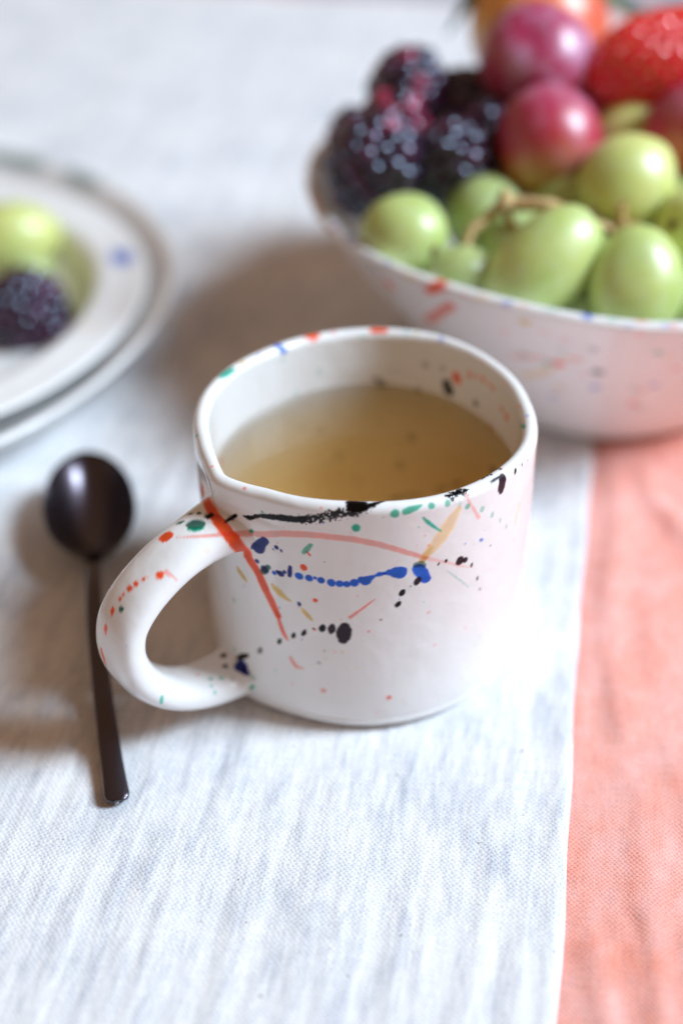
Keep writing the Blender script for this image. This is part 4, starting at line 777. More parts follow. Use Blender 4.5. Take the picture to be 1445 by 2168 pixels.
# white runner -------------------------------------------------------------
us = np.r_[np.linspace(-46, -21, 40), np.linspace(-20.9, 1.2, 240), 1.32, 1.40]
vs = np.r_[np.linspace(6, 60, 220), np.linspace(60.5, 88.3, 46)]
U, Vv = np.meshgrid(us, vs, indexing='ij')
shift = edge_local(Vv) - 1.44
Z = .030 * vnoise(U * 1.9, Vv * .16, seed=11) + .016 * vnoise(U * 4.2, Vv * .3, seed=12) + .035 * vnoise(U * .5, Vv * .10, seed=13)
cw_ = np.exp(-(((U * math.cos(YAW) - Vv * math.sin(YAW) - .6) / 6) ** 2 + ((U * math.sin(YAW) + Vv * math.cos(YAW) - 30.5) / 6) ** 2))
Z = Z * (1 - .55 * cw_) - .012
Z += -.05 * sstep(1.28, 1.42, U) + .02 * np.exp(-((U - 1.12) / .16) ** 2)
top = np.stack([U + shift * sstep(-6, 1, U), Vv, Z], -1).reshape(-1, 3)
bot = top.copy(); bot[:, 2] = -.13
nu, nv = len(us), len(vs)
F = grid_faces(nu, nv)
side = []
for j in range(nv - 1):
    a, b = (nu - 1) * nv + j, (nu - 1) * nv + j + 1
    side.append((a, a + nu * nv, b + nu * nv, b))
for i in range(nu - 1):
    a, b = i * nv + nv - 1, (i + 1) * nv + nv - 1
    side.append((a, b, b + nu * nv, a + nu * nv))
me = mesh_np("table_runner", np.vstack([top, bot]), np.vstack([F, F[:, ::-1] + nu * nv, np.array(side)]))
run_m = cloth_mat("white_slub_cotton", (.82, .815, .815), (.52, .55, .61), .072, (2.0, .42), (.09, .42, .10), fleck=(.16, .11, .07), slub_stops=(.46, .67))
runner = link("table_runner", me, None, run_m); runner.rotation_euler.z = YAW
tag(runner, "white slubby cotton table runner lying under the mug, spoon and plates", "table runner")

# coral cloth --------------------------------------------------------------
us = np.r_[np.linspace(-60, -2, 30), np.linspace(-1.5, 14, 200), np.linspace(14.5, 60, 40)]
vs = np.r_[np.linspace(2, 60, 260), np.linspace(60.5, 89.5, 40)]
U, Vv = np.meshgrid(us, vs, indexing='ij')
Xw = U * math.cos(YAW) - Vv * math.sin(YAW); Yw = U * math.sin(YAW) + Vv * math.cos(YAW)
def ridge(X, Y, pts, w, h):
    P = np.asarray(pts, float); d = np.full(X.shape, 99.0)
    for a, b in zip(P[:-1], P[1:]):
        ab = b - a; t = np.clip(((X - a[0]) * ab[0] + (Y - a[1]) * ab[1]) / (ab @ ab), 0, 1)
        d = np.minimum(d, np.hypot(X - a[0] - t * ab[0], Y - a[1] - t * ab[1]))
    return h * np.exp(-(d / w) ** 2)
Z = .05 * vnoise(U * .55, Vv * .13, seed=21) + .03 * vnoise(U * 1.4, Vv * .35, seed=22) + .012 * vnoise(U * 3, Vv * .9, seed=23)
for pts, w, h in [
    ([(9.05, 39.0), (8.75, 36.5), (8.45, 34.2), (7.85, 31.8), (7.5, 30.2), (7.45, 28), (7.35, 26.5)], .42, .30),
    ([(9.9, 39.0), (9.9, 37.0), (10.5, 35.4), (11.2, 33.8)], .40, .34),
    ([(8.9, 32), (8.6, 29), (8.3, 27)], .7, .12),
    ([(7.6, 24.5), (7.25, 22.5), (7.1, 20.9)], .35, .14),
    ([(6.95, 20.5), (6.95, 19.2), (6.8, 17.5)], .30, .13),
    ([(8.6, 26), (8.5, 23.5)], .4, .15), ([(5.7, 19.6), (5.55, 17.0)], .3, .16), ([(7.9, 20), (7.7, 17)], .3, .10)]:
    Z = Z + ridge(Xw, Yw, pts, w * 1.15, h * .55)
Z -= ridge(Xw, Yw, [(6.62, 20.65), (6.72, 19.9)], .16, .035)
near_bowl = np.exp(-(np.maximum(np.hypot(Xw - 9.2, Yw - 44.7) - 5.3, 0) / 1.2) ** 2)
Z = -.20 + Z * (1 - near_bowl) + .19 * near_bowl * sstep(1.2, 2.2, U)
Z = np.where(U < 1.6, np.minimum(Z, -.15), Z)
me = mesh_np("tablecloth", np.stack([U, Vv, Z], -1).reshape(-1, 3), grid_faces(len(us), len(vs)))
cor_m = cloth_mat("coral_linen", (.87, .455, .40), (.82, .30, .215), .066, (.8, .5), (.11, .4, .06), slub_stops=(.40, .68), gap_c=(.78, .50, .45))
tc_ = link("tablecloth", me, None, cor_m); tc_.rotation_euler.z = YAW
tag(tc_, "creased coral linen tablecloth showing along the right of the white runner", "tablecloth")

# ------------------------------------------------------------------ mug and tea
glz = glaze_mat("white_splashed_glaze")
mug = empty("mug", (MC[0], MC[1], 0))
tag(mug, "white ceramic mug with loop handle and colourful paint splashes, filled with tea", "mug")
def at_part(name, V, Fq, parent, org, mat, pig=None):
    me = mesh_np(name, V - np.array(org), Fq)
    if pig is not None: set_pigment(me, pig)
    return link(name, me, parent, mat)
V, Fq = build_mug_body()
at_part("body", V, Fq, mug, (MC[0], MC[1], 0), glz, paint(V, MUG_STROKES))
V, Fq = build_mug_handle()
at_part("handle", V, Fq, mug, (MC[0], MC[1], 0), glz, paint(V, MUG_STROKES))

tm, nt, p, out = new_mat("amber_tea")
nt.nodes.remove(p)
tr = N(nt, "ShaderNodeBsdfTransparent"); gl = N(nt, "ShaderNodeBsdfGlossy"); gl.inputs["Roughness"].default_value = .02
fr = N(nt, "ShaderNodeFresnel"); fr.inputs[0].default_value = 1.33
mx = N(nt, "ShaderNodeMixShader"); L(nt, fr.outputs[0], mx.inputs[0]); L(nt, tr.outputs[0], mx.inputs[1]); L(nt, gl.outputs[0], mx.inputs[2])
L(nt, mx.outputs[0], out.inputs["Surface"])
va = N(nt, "ShaderNodeVolumeAbsorption"); va.inputs["Color"].default_value = (.995, .73, .18, 1); va.inputs["Density"].default_value = 21.0
vs_ = N(nt, "ShaderNodeVolumeScatter"); vs_.inputs["Color"].default_value = (1.0, .80, .38, 1); vs_.inputs["Density"].default_value = 9.0
ad = N(nt, "ShaderNodeAddShader"); L(nt, va.outputs[0], ad.inputs[0]); L(nt, vs_.outputs[0], ad.inputs[1])
L(nt, ad.outputs[0], out.inputs["Volume"])
th = np.linspace(0, 2 * math.pi, 180, endpoint=False)
TZ = 5.48
rows = []
for f in np.linspace(.0005, .97, 30): rows.append((f, TZ))
rows += [(1.0, TZ + .0), (1.0, TZ - .15)]
for z in np.linspace(TZ - .4, 2.5, 10): rows.append((1.0, z))
for f in np.linspace(.96, .0005, 10): rows.append((f, 1.62 if f < .8 else 1.62 + (f - .8) * 2.5))
V = np.zeros((len(th), len(rows), 3))
for j, (f, z) in enumerate(rows):
    r = (mug_r(th, np.full_like(th, max(z, 2.5))) - TH_W + .09) * f
    men = .05 * np.exp(-((1 - f) * 4.0 / .12) ** 2) if j < 31 else 0
    V[:, j, 0] = r * np.cos(th); V[:, j, 1] = r * np.sin(th); V[:, j, 2] = z + men
tea = link("tea", mesh_np("tea", V.reshape(-1, 3), grid_faces(len(th), len(rows), wrap_u=True)), None, tm)
tea.location = (MC[0] * CM, MC[1] * CM, 0)
tag(tea, "clear amber tea filling the splashed white mug", "tea")

# ------------------------------------------------------------------ spoon
sp_m, nt, p, out = new_mat("dark_bronze_steel")
p.inputs["Base Color"].default_value = (.050, .036, .052, 1); p.inputs["Metallic"].default_value = 1.0
p.inputs["Roughness"].default_value = .24; p.inputs["Specular IOR Level"].default_value = .6
p.inputs["Coat Weight"].default_value = 1.0; p.inputs["Coat Roughness"].default_value = .26; p.inputs["Coat IOR"].default_value = 1.55
nn = noise(nt, coords(nt, (900, 40, 900)), 1.0, 3)
L(nt, ramp(nt, nn, [(.3, (.30, .30, .30)), (.7, (.38, .38, .38))]), p.inputs["Roughness"])
spoon = empty("spoon", (-7.75, 36.0, 0))
tag(spoon, "dark bronze teaspoon lying face up beside the mug handle", "spoon")
ax = np.array([-8.1, 37.15]) - np.array([-7.14, 32.3]); La = np.linalg.norm(ax); ax /= La; px_ = np.array([ax[1], -ax[0]])
na, nb = 40, 26
Vt, Vb = [], []
for i in range(na):
    t = i / (na - 1)                                          # 0 neck .. 1 tip
    tt = 1 - math.cos(t * math.pi / 2) ** 1.0 if False else .5 - .5 * math.cos(math.pi * t)
    hw = 1.46 * math.sqrt(max(0.0, 1 - (2 * tt ** .86 - 1) ** 2)) * (1 - .10 * (1 - tt))
    hw = max(hw, .17 if tt < .2 else .02)
    for k in range(nb):
        q = -1 + 2 * k / (nb - 1)
        dep = 1.22 * (1 - (2 * tt ** .92 - 1) ** 2) ** .62 * (1 - q * q)
        rim = .72 + .20 * (1 - tt) ** 3 + .42 * tt
        pos = np.array([-7.14, 32.3]) + ax * (La * tt) + px_ * hw * q
        Vt.append((pos[0], pos[1], rim - dep)); Vb.append((pos[0], pos[1], rim - dep - .07))
Vt = np.array(Vt); Vb = np.array(Vb)
F = grid_faces(na, nb); n0 = len(Vt)
side = []
for i in range(na - 1):
    for k in (0, nb - 1):
        a, b = i * nb + k, (i + 1) * nb + k
        side.append((a, b, b + n0, a + n0) if k == 0 else (a, a + n0, b + n0, b))
for k in range(nb - 1):
    for i in (0, na - 1):
        a, b = i * nb + k, i * nb + k + 1
        side.append((a, a + n0, b + n0, b) if i == 0 else (a, b, b + n0, a + n0))
Fa = np.vstack([F, F[:, ::-1] + n0, np.array(side)])
V = np.vstack([Vt, Vb]) - np.array([-7.75, 36.0, 0]); V[:, 2] -= V[:, 2].min() - .005
at_part("bowl", V, Fa, spoon, (0, 0, 0), sp_m)
hp = spline([(-7.22, 32.75, .80), (-7.12, 32.2, .96), (-6.97, 31.0, 1.08), (-6.72, 29.4, .96), (-6.35, 27.6, .70), (-5.95, 25.8, .42), (-5.62, 24.4, .26), (-5.46, 23.75, .20)], 70)
wd = np.interp(np.linspace(0, 1, 70), [0, .06, .2, .5, .8, .95, .985, 1], [.27, .24, .225, .24, .285, .32, .26, .10])
tk = np.interp(np.linspace(0, 1, 70), [0, .1, .6, .96, 1], [.10, .15, .13, .10, .06])
T = np.gradient(hp, axis=0); T /= np.linalg.norm(T, axis=1)[:, None]
sd = np.cross(T, [0, 0, 1]); sd /= np.linalg.norm(sd, axis=1)[:, None]; upv = np.cross(sd, T)
ws = np.linspace(0, 2 * math.pi, 24, endpoint=False)
cw = np.sign(np.cos(ws)) * np.abs(np.cos(ws)) ** .6; sw = np.sign(np.sin(ws)) * np.abs(np.sin(ws)) ** .6
V = hp[:, None, :] + sd[:, None, :] * (wd[:, None] * cw)[..., None] + upv[:, None, :] * (tk[:, None] * sw)[..., None]
V = V.reshape(-1, 3); Fh = [list(f) for f in grid_faces(70, 24, wrap_v=True)] + [list(range(24))[::-1], [69 * 24 + k for k in range(24)]]
V[:, 2] = np.maximum(V[:, 2], .01)
at_part("handle", V, Fh, spoon, (-7.75, 36.0, 0), sp_m)

# ------------------------------------------------------------------ serving bowl
V, Fq = build_bowl()
bowl = link("serving_bowl", mesh_np("serving_bowl", V - np.array([9.2, 44.75, 0]), Fq), None, glz)
set_pigment(bowl.data, paint(V, BOWL_STROKES, soft=.06)); bowl.location = (.092, .4475, 0)
tag(bowl, "wide white ceramic bowl with paint splashes, heaped with fruit", "bowl")

# ------------------------------------------------------------------ fruit
def ellipsoid(rx, ry, rz, nu=36, nv=22, f=None, seed=0, amp=.02):
    V = []
    for i in range(nu):
        for j in range(nv):
            a = 2 * math.pi * i / nu; b = math.pi * (j + .02) / (nv - 1 + .04)
            V.append((math.sin(b) * math.cos(a), math.sin(b) * math.sin(a), math.cos(b)))
    D = np.array(V)
    k = 1 + amp * vnoise(D[:, 0] * 1.3, D[:, 1] * 1.3, D[:, 2] * 1.3, seed)
    if f is not None: k = k * f(D)
    return D * k[:, None] * np.array([rx, ry, rz]), grid_faces(nu, nv, wrap_u=True)

def aim(d, roll=0):
    return Vector(d).to_track_quat('Z', 'Y').to_euler()

grape_ms = []
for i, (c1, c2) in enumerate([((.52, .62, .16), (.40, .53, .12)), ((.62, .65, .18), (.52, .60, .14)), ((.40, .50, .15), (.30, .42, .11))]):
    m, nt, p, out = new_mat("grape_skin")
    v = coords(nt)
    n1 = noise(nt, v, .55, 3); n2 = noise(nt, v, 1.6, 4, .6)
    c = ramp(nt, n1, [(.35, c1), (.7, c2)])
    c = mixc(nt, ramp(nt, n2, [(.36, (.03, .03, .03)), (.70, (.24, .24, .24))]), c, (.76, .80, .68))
    n4 = noise(nt, v, 7.0, 2, .5)
    c = mixc(nt, ramp(nt, n4, [(.66, (0, 0, 0)), (.74, (.5, .5, .5))]), c, (.22, .17, .05))
    L(nt, c, p.inputs["Base Color"])
    p.inputs["Subsurface Weight"].default_value = .55; p.inputs["Subsurface Radius"].default_value = (.7, 1, .2)
    p.inputs["Subsurface Scale"].default_value = .0055
    p.inputs["Roughness"].default_value = .48; p.inputs["Specular IOR Level"].default_value = .9
    p.inputs["Coat Weight"].default_value = .5; p.inputs["Coat Roughness"].default_value = .24
    grape_ms.append(m)
scar_m = simple_mat("grape_scar", (.16, .085, .025), .8, var=(.09, .045, .015), var_scale=6)

def dimple(D): return 1 - .07 * np.exp(-((1 - D[:, 2]) / .05)) - .02 * np.exp(-((1 + D[:, 2]) / .03))
grape_me = [mesh_np("grape", *ellipsoid(1, 1, 1, f=dimple, seed=s_, amp=.05)) for s_ in (1, 2, 3)]
scar_me = mesh_np("stem_scar", *ellipsoid(.17, .17, .05, 12, 8, seed=4, amp=.25))
def grape(loc, size, axis, mi, label, group="green grapes heaped in the bowl", k=0):
    me = grape_me[k].copy(); me.materials.append(grape_ms[mi])
    me.transform(Matrix.Diagonal((size[0] * 1, size[0], size[1], 1)))
    o = link("grape", me); o.location = [c * CM for c in loc]; o.rotation_euler = aim(axis)
    tag(o, label, "grape", group)
    s = link("stem_scar", scar_me, o)
    if not scar_me.materials: scar_me.materials.append(scar_m)
    s.location = (0, 0, size[1] * .935 * CM)
    return o
GRAPES = [
    ((1.95, 41.0, 7.00), (1.36, 1.50), (.62, -.75, .02), 0, "green grape at the left end of the heap, just inside the bowl rim", 0),
    ((4.70, 43.0, 6.75), (1.36, 1.55), (.3, -.9, -.3), 2, "dull green grape under the pale stalk, beside the dark blackberries", 1),
    ((6.00, 38.7, 7.15), (1.38, 2.12), (.72, .30, .62), 0, "large oval green grape leaning right, front and centre of the bowl", 2),
    ((8.75, 38.1, 6.85), (1.45, 1.80), (.1, .6, .8), 0, "green grape at the front, right of the large oval one", 0),
    ((8.95, 42.0, 8.35), (1.50, 1.72), (-.62, -.75, -.35), 1, "shiny yellow green grape lying highest, right of the lower plum", 1),
    ((9.80, 46.1, 8.45), (1.05, 1.45), (1, .2, .1), 1, "pale green grape tucked under the strawberry", 2),
    ((11.05, 40.6, 7.45), (1.40, 1.6), (-.6, -.5, .3), 1, "yellow green grape at the right border of the picture", 0),
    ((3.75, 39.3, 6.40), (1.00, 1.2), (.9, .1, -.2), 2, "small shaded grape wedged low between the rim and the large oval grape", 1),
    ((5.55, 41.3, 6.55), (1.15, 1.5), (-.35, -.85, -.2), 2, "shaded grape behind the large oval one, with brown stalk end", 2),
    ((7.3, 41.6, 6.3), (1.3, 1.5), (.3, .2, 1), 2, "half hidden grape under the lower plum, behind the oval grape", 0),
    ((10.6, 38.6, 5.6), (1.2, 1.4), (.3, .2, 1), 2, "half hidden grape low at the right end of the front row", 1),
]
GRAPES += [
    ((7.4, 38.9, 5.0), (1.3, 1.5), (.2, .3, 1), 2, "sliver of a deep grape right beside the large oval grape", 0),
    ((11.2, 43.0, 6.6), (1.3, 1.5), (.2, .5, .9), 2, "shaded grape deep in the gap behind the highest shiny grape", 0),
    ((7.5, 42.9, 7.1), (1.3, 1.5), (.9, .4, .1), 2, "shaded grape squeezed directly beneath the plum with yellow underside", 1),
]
for g in GRAPES: grape(*g[:5], k=g[5])
grape((-12.9, 51.2, 1.95), (1.5, 1.9), (.8, .4, .1), 1, "green grape on the soup plate behind the blackberry", group="grapes on the soup plate", k=1)
grape((-11.9, 48.4, 1.75), (1.0, 1.15), (.6, -.3, .2), 2, "smaller pale grape on the soup plate, right of the blackberry", group="grapes on the soup plate", k=2)

# stalk of the grapes
stalk_m = simple_mat("dry_stalk", (.46, .30, .12), .75, var=(.62, .44, .22), var_scale=2.5, bump=.0006, sss=.1)
stk = empty("grape_stalk", (6.6, 40.4, 7.9))
tag(stk, "pale brown grape stalk lying across the green grapes", "stalk")
for nm, pts, r in [
    ("stem", [(4.85, 40.75, 8.35), (5.3, 40.75, 8.22), (6.1, 40.4, 8.35), (6.9, 40.25, 8.15), (7.6, 40.15, 7.75), (8.2, 40.25, 7.55), (9.15, 40.15, 7.45)], [.26, .19, .16, .15, .17, .20, .14]),
    ("twig", [(4.95, 40.95, 8.15), (4.4, 40.6, 7.75), (4.0, 40.35, 7.55)], [.13, .10, .12]),
    ("twig", [(4.0, 40.35, 7.55), (3.85, 40.0, 7.25), (3.86, 39.75, 6.95)], [.11, .09, .15]),
    ("twig", [(8.75, 40.2, 7.5), (8.55, 40.3, 7.95), (8.5, 40.4, 8.45)], [.11, .09, .13]),
    ("twig", [(8.1, 40.25, 7.5), (8.05, 39.8, 7.62), (8.02, 39.7, 7.66)], [.13, .15, .17]),
    ("twig", [(8.3, 40.2, 7.55), (8.75, 39.9, 7.85), (9.0, 39.7, 7.75)], [.14, .11, .19]),
    ("twig", [(7.3, 40.2, 7.9), (7.5, 39.95, 8.2), (7.55, 39.9, 8.35)], [.13, .11, .17]),
    ("twig", [(5.0, 40.95, 8.1), (5.2, 40.75, 7.7), (5.4, 40.4, 7.3)], [.12, .09, .12])]:
    c = spline(pts, 22); rr = np.interp(np.linspace(0, 1, 22), np.linspace(0, 1, len(r)), r)
    rr = 1.35 * rr * (1 + .12 * np.sin(np.arange(22) * 1.7) + .10 * np.sin(np.arange(22) * .9 + 1))
    V, Fq = tube(c, rr, 8)
    at_part(nm, np.array(V), Fq, stk, (6.6, 40.4, 7.9), stalk_m)

# plums and nectarine
def stone_fruit_mat(name, stops, bloom, bloom_amt, grad_axis=(0, 0, 1), gscale=.3):
    m, nt, p, out = new_mat(name)
    v = coords(nt)
    vm = N(nt, "ShaderNodeVectorMath", operation='DOT_PRODUCT'); L(nt, v, vm.inputs[0]); vm.inputs[1].default_value = grad_axis
    g = math_node(nt, 'ADD', math_node(nt, 'MULTIPLY', vm.outputs["Value"], gscale), .5)
    n1 = noise(nt, v, .7, 4, .6)
    g = math_node(nt, 'ADD', g, math_node(nt, 'MULTIPLY', math_node(nt, 'SUBTRACT', n1, .5), .55))
    c = ramp(nt, g, stops)
    n2 = noise(nt, v, .9, 4, .6)
    c = mixc(nt, ramp(nt, n2, [(.40, (0, 0, 0)), (.66, (bloom_amt,) * 3)]), c, bloom)
    sp = noise(nt, v, 9, 1)
    c = mixc(nt, ramp(nt, sp, [(.70, (0, 0, 0)), (.76, (.35, .35, .35))]), c, (.70, .40, .20))
    L(nt, c, p.inputs["Base Color"])
    p.inputs["Roughness"].default_value = .40; p.inputs["Specular IOR Level"].default_value = .75
    p.inputs["Coat Weight"].default_value = .5; p.inputs["Coat Roughness"].default_value = .34
    p.inputs["Subsurface Weight"].default_value = .15; p.inputs["Subsurface Radius"].default_value = (1, .3, .2)
    p.inputs["Subsurface Scale"].default_value = .003
    return m
def cleft(D):
    a = np.arctan2(D[:, 1], D[:, 0])
    return 1 - .10 * np.exp(-((1 - D[:, 2]) / .07)) - .03 * np.exp(-(a / .22) ** 2) * np.sqrt(np.clip(1 - D[:, 2] ** 2, 0, 1))
def fruit(name, loc, r, axis, mat, label, cat, seed, group=None, roll=0):
    e = empty(name, loc); tag(e, label, cat, group)
    V, Fq = ellipsoid(r[0], r[0], r[1], 44, 28, f=cleft, seed=seed, amp=.04)
    b = link("flesh", mesh_np("flesh", V, Fq), e, mat)
    b.rotation_euler = (Vector(axis).to_track_quat('Z', 'Y') @ Euler((0, 0, roll)).to_quaternion()).to_euler()
    return e, b
pl1 = stone_fruit_mat("plum_skin", [(.10, (.50, .24, .04)), (.34, (.52, .10, .03)), (.50, (.46, .008, .035)), (.85, (.40, .006, .06))], (.62, .36, .52), .30, (.1, -.1, -1), .34)
pl2 = stone_fruit_mat("plum_skin", [(.15, (.26, .003, .014)), (.5, (.42, .008, .055)), (.9, (.40, .02, .10))], (.64, .46, .66), .66, (.2, -.1, 1), .25)
pl3 = stone_fruit_mat("plum_skin", [(.2, (.45, .05, .015)), (.5, (.42, .012, .02)), (.9, (.36, .01, .05))], (.5, .3, .4), .3, (.2, -.1, 1), .3)
nec = stone_fruit_mat("nectarine_skin", [(.12, (.80, .42, .05)), (.42, (.82, .26, .03)), (.62, (.78, .09, .02)), (.9, (.55, .03, .02))], (.85, .5, .3), .25, (-.4, -.5, .4), .22)
e, b = fruit("plum", (6.72, 44.3, 8.75), (1.72, 1.90), (.15, -.35, -.95), pl1, "small plum with yellow underside, above the green grapes", "plum", 5, "plums heaped in the bowl")
e, b = fruit("plum", (6.60, 48.0, 10.15), (1.95, 1.90), (-.25, -.62, .74), pl2, "dusky purple plum resting on top of the heap, under the nectarine", "plum", 6, "plums heaped in the bowl", 1.2)
e, b = fruit("plum", (11.5, 44.6, 8.95), (1.65, 1.7), (.2, .3, .9), pl3, "red plum at the right border, under the strawberry", "plum", 7, "plums heaped in the bowl")
e, b = fruit("plum", (9.0, 47.9, 7.9), (1.5, 1.5), (.2, .3, .9), pl3, "red plum buried in the gap between the two upper plums and the strawberry", "plum", 9, "plums heaped in the bowl")
e, b = fruit("nectarine", (7.15, 52.2, 10.0), (2.55, 2.45), (.1, .2, .95), nec, "orange nectarine with green leaves at the back of the bowl", "nectarine", 8)
leaf_m = simple_mat("fruit_leaf", (.07, .16, .03), .5, var=(.04, .10, .025), var_scale=1.2, sss=.1)
def leaf(parent, org, base, tip, wid, droop, seed):
    base, tip = np.array(base, float), np.array(tip, float)
    ax_ = tip - base; l_ = np.linalg.norm(ax_); ax_ /= l_
    sd_ = np.cross(ax_, [0, 0, 1]); sd_ /= np.linalg.norm(sd_); u_ = np.cross(sd_, ax_)
    V = []
    for lay in (0, 1):
        for i in range(18):
            t = i / 17
            hw = wid * math.sin(math.pi * min(.985, t * .97 + .015)) ** .8 * (1 - .25 * t)
            for k in range(9):
                q = -1 + k / 4
                V.append(base + ax_ * l_ * t + sd_ * hw * q + u_ * (abs(q) * .28 * hw - droop * t * t - .04 * lay + .05 * math.sin(9 * t + 3 * q)))
    f0 = grid_faces(18, 9); F_ = np.vstack([f0, f0[:, ::-1] + 162])
    at_part("leaf", np.array(V), F_, parent, org, leaf_m)
leaf(e, (7.15, 52.2, 10.0), (6.2, 52.9, 12.0), (3.7, 53.0, 9.7), 1.0, .3, 1)
leaf(e, (7.15, 52.2, 10.0), (8.4, 53.0, 11.2), (12.4, 54.2, 9.2), 1.5, .2, 2)
V, Fq = tube(spline([(7.1, 52.5, 12.1), (7.2, 52.6, 12.6), (7.5, 52.7, 13.0)], 8), .13, 8)
at_part("stem", np.array(V), Fq, e, (7.15, 52.2, 10.0), stalk_m)

# strawberry
straw = empty("strawberry", (10.6, 47.4, 10.2))
tag(straw, "big glossy red strawberry lying on its side beside the plums", "strawberry")
axs = Vector((-.985, -.14, -.03)).normalized()                 # towards the tip
q_ = axs.to_track_quat('Z', 'Y')
m_s, nt, p, out = new_mat("strawberry_flesh")
v = coords(nt)
L(nt, ramp(nt, noise(nt, v, .9, 3), [(.3, (.72, .006, .022)), (.7, (.82, .02, .04))]), p.inputs["Base Color"])
p.inputs["Roughness"].default_value = .20; p.inputs["Specular IOR Level"].default_value = 1.0
p.inputs["Subsurface Weight"].default_value = .3; p.inputs["Subsurface Radius"].default_value = (1, .15, .1); p.inputs["Subsurface Scale"].default_value = .004
def straw_r(t):                                                # t 0 shoulder .. 1 tip
    return 1.95 * max(1e-3, 1 - max(0.0, (t - .28) / .72) ** 2.3) ** .62 * (1 if t > .12 else .55 + .45 * math.sqrt(max(t, 0) / .12))
SL = 5.2
seeds = []
for i in range(15):
    t = .10 + .86 * i / 14
    r = straw_r(t); nn_ = max(4, int(2 * math.pi * r / .74))
    for k in range(nn_): seeds.append((t, 2 * math.pi * (k + .5 * (i % 2)) / nn_))
nu, nv = 140, 110
V = np.zeros((nu, nv, 3))
A_ = np.linspace(0, 2 * math.pi, nu, endpoint=False)
Tv = np.linspace(0, .9995, nv)
Rr = np.array([straw_r(t) for t in Tv])
V[..., 0] = Rr[None, :] * np.cos(A_)[:, None]; V[..., 1] = Rr[None, :] * np.sin(A_)[:, None]; V[..., 2] = (Tv * SL - SL * .5)[None, :]
Vf = V.reshape(-1, 3); nrm = Vf * np.array([1, 1, .0]); nrm /= np.linalg.norm(nrm, axis=1)[:, None] + 1e-9
Sd = np.array([(straw_r(t) * math.cos(a), straw_r(t) * math.sin(a), t * SL - SL * .5) for t, a in seeds])
dent = np.zeros(len(Vf))
for s_ in Sd: dent += np.exp(-(((Vf - s_) ** 2).sum(1)) / .19 ** 2)
Vf = Vf - nrm * (.19 * np.minimum(dent, 1.2))[:, None]
b = link("flesh", mesh_np("flesh", Vf, grid_faces(nu, nv, wrap_u=True)), straw, m_s); b.rotation_euler = q_.to_euler()
seed_m = simple_mat("strawberry_seed", (.62, .42, .10), .5, var=(.5, .25, .06), var_scale=3)
SV, SF = [], []
e0, ef = ellipsoid(.05, .035, .085, 8, 6, amp=0)
for s_ in Sd:
    rad = np.array([s_[0], s_[1], 0]); rad /= np.linalg.norm(rad) + 1e-9
    tn = np.array([-rad[1], rad[0], 0])
    SV.append(s_ - rad * .075 + e0[:, :1] * tn + e0[:, 1:2] * rad + e0[:, 2:] * np.array([0, 0, 1.0])); SF.append(ef + len(SF) * len(e0))
sd = link("seed", mesh_np("seed", np.vstack(SV), np.vstack(SF)), straw, seed_m); sd.rotation_euler = q_.to_euler(); sd["kind"] = "stuff"
for k in range(8):
    a = 2 * math.pi * k / 8
    V = []
    for lay in (0, 1):
        for i in range(10):
            t = i / 9
            for j in range(5):
                q2 = -1 + j / 2
                rr = .15 + 1.55 * t; hw = .34 * math.sin(math.pi * min(.97, .12 + t * .86))
                V.append((rr * math.cos(a) - q2 * hw * math.sin(a), rr * math.sin(a) + q2 * hw * math.cos(a), -SL * .5 - .12 + .30 * t * t - .35 * t ** 4 - .04 * lay))
    f0 = grid_faces(10, 5)
    sp_ = link("sepal", mesh_np("sepal", np.array(V), np.vstack([f0, f0[:, ::-1] + 50])), straw, leaf_m); sp_.rotation_euler = q_.to_euler()

# blackberries: a core and its drupelets
dr_ms = [simple_mat("drupelet_skin", (.020, .008, .024), .07, .75, var=(.045, .008, .03), var_scale=1.5, sss=.08),
         simple_mat("drupelet_skin", (.075, .012, .045), .08, .75, var=(.04, .008, .035), var_scale=1.5, sss=.08),
         simple_mat("drupelet_skin", (.36, .02, .06), .10, .8, var=(.20, .02, .07), var_scale=1.2, sss=.15)]
for m in dr_ms:
    b_ = m.node_tree.nodes["Principled BSDF"].inputs
    b_["IOR"].default_value = 1.5; b_["Specular Tint"].default_value = (.55, .78, 1, 1); b_["Coat Weight"].default_value = .35; b_["Coat IOR"].default_value = 1.5
    b_["Coat Roughness"].default_value = .14; b_["Specular IOR Level"].default_value = .9; b_["Roughness"].default_value = .2
dr_me = []
for m in dr_ms:
    bm = bmesh.new(); bmesh.ops.create_icosphere(bm, subdivisions=2, radius=1.0)
    for v_ in bm.verts: v_.co *= .01
    me = bpy.data.meshes.new("drupelet"); bm.to_mesh(me); bm.free()
    me.polygons.foreach_set("use_smooth", np.ones(len(me.polygons), bool)); me.materials.append(m); dr_me.append(me)
core_m = simple_mat("berry_core", (.012, .004, .012), .5)
rng = np.random.default_rng(5)
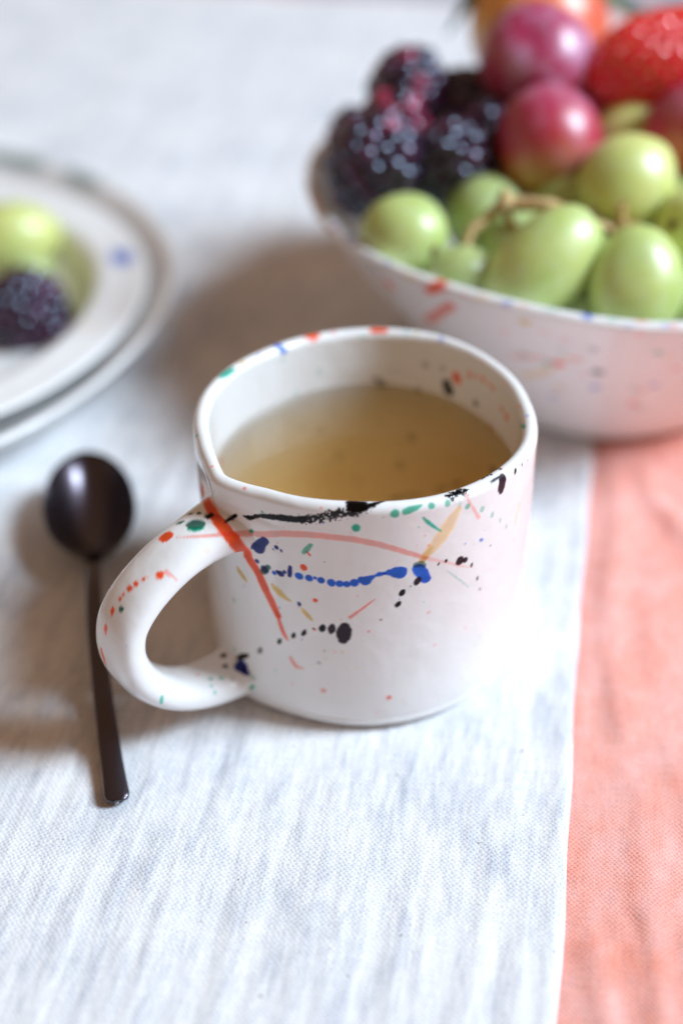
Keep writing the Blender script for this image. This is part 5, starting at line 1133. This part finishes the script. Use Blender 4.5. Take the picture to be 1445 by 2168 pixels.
def blackberry(loc, r, axis, label, red=0.0, group="blackberries heaped in the bowl", dr=.41):
    e = empty("blackberry", loc, aim(axis)); tag(e, label, "blackberry", group)
    V, Fq = ellipsoid(r[0] - dr * .75, r[0] - dr * .75, r[1] - dr * .75, 20, 12, amp=0)
    link("core", mesh_np("core", V, Fq), e, core_m)
    n = int(4 * math.pi * ((r[0] ** 2 * 2 + r[0] * r[1] * 4) / 6) / (2.55 * dr * dr))
    for i in range(n):
        z = 1 - 2 * (i + .5) / n; a = i * 2.399963
        s = math.sqrt(max(0, 1 - z * z))
        k = 2 if rng.random() < red else (1 if rng.random() < .35 else 0)
        o = bpy.data.objects.new("drupelet", dr_me[k]); COL.objects.link(o); o.parent = e
        j = rng.normal(0, .03, 3); f = 1 - dr * .72 / r[0]
        o.location = ((s * math.cos(a) * r[0] * f + j[0]) * CM, (s * math.sin(a) * r[0] * f + j[1]) * CM, (z * r[1] * f + j[2]) * CM)
        d_ = dr * rng.uniform(.88, 1.10); o.scale = (d_, d_, d_ * rng.uniform(.9, 1.15))
        o.rotation_euler = (0, math.acos(z), a)
    return e
blackberry((2.25, 48.4, 8.95), (1.32, 1.65), (.25, -.3, .9), "purple blackberry on top, at the back left of the heap", .10)
blackberry((1.05, 44.0, 8.1), (1.58, 1.95), (.2, -.35, .9), "biggest blackberry, dark and shiny, at the left rim of the bowl", .02)
blackberry((1.75, 46.2, 8.85), (.95, 1.2), (.7, -.5, .3), "reddish blackberry between the biggest one and the purple top one", .75)
blackberry((3.60, 44.4, 8.0), (1.35, 1.6), (-.2, -.4, .85), "dark blackberry right of the biggest one, behind the dull green grape", .05)
blackberry((.55, 47.3, 7.5), (1.10, 1.3), (.2, .3, .9), "half hidden blackberry behind the biggest one at the back left rim", .15)
blackberry((4.30, 48.6, 8.2), (1.35, 1.5), (.1, .2, .9), "shaded blackberry in the dark gap left of the dusky purple plum", .03)
blackberry((5.0, 46.4, 8.0), (1.2, 1.4), (.3, .2, .9), "blackberry in the dark gap directly left of the plum with yellow underside", .0)
blackberry((2.6, 46.0, 6.7), (1.3, 1.5), (.1, .2, .9), "shaded blackberry low in the gap under the reddish one", .0)
blackberry((5.2, 45.6, 6.6), (1.3, 1.5), (.3, .2, .9), "shaded blackberry low beside the plum with yellow underside", .0)
blackberry((-11.55, 46.0, 1.62), (1.55, 1.75), (.85, -.3, .25), "dark blackberry lying on the soup plate in front of the grapes", .06, group="fruit on the soup plate", dr=.42)

# ------------------------------------------------------------------ plates on the left
def lathe(name, prof, c, mat, strokes=None, wob=.03, n=200):
    th = np.linspace(0, 2 * math.pi, n, endpoint=False)
    P = spline(prof, 120)
    V = np.zeros((n, 120, 3))
    k = 1 + .006 * np.sin(2 * th + .4) + .004 * np.sin(5 * th)
    V[..., 0] = c[0] + P[None, :, 0] * (np.cos(th) * k)[:, None]; V[..., 1] = c[1] + P[None, :, 0] * (np.sin(th) * k)[:, None]
    V[..., 2] = P[None, :, 1] + wob * np.sin(2 * th + 1)[:, None] * sstep(3, 9, P[None, :, 0]) * (P[None, :, 1] > .3)
    V = V.reshape(-1, 3)
    o = link(name, mesh_np(name, V - np.array([c[0], c[1], 0]), grid_faces(n, 120, wrap_u=True)), None, mat)
    o.location = (c[0] * CM, c[1] * CM, 0)
    set_pigment(o.data, paint(V, strokes or [], soft=.12))
    return o
dp = lathe("dinner_plate", [(.05, .10), (8.0, .10), (9.2, .02), (10.0, .06), (11.6, .36), (12.9, 1.0), (13.7, 1.72), (13.98, 2.0), (14.02, 2.12), (13.86, 2.18), (13.5, 2.0), (12.5, 1.22), (11.3, .70), (9.8, .42), (5, .36), (.05, .36)], (-20.2, 46.9), glz,
           [('E', .75, 0, [(-15.2, 59.7, 1.9, .45), (-13.2, 58.7, 1.95, .5)]), ('E', .75, 0, [(-11.4, 57.5, 1.95, .5), (-10.4, 56.6, 1.95, .45)])])
tag(dp, "white dinner plate under the soup plate at the left border", "plate")
spl = lathe("soup_plate", [(.05, .50), (5.6, .50), (6.2, .42), (6.9, .46), (7.9, .85), (8.6, 1.55), (9.1, 1.98), (9.9, 2.12), (10.6, 2.18), (10.76, 2.28), (10.6, 2.38), (9.9, 2.36), (9.25, 2.36), (8.9, 2.26), (8.62, 1.95), (8.3, 1.35), (7.6, .92), (6.4, .76), (.05, .74)], (-17.9, 46.2), glz,
           [('B', .85, 0, [(-8.25, 48.7, 2.36, .42), (-8.35, 49.2, 2.36, .36)]), ('A', .3, 0, [(-8.6, 43.8, 2.42, .2), (-8.9, 43.2, 2.42, .15)])])
tag(spl, "white soup plate with wide rim holding grapes and a blackberry", "plate")
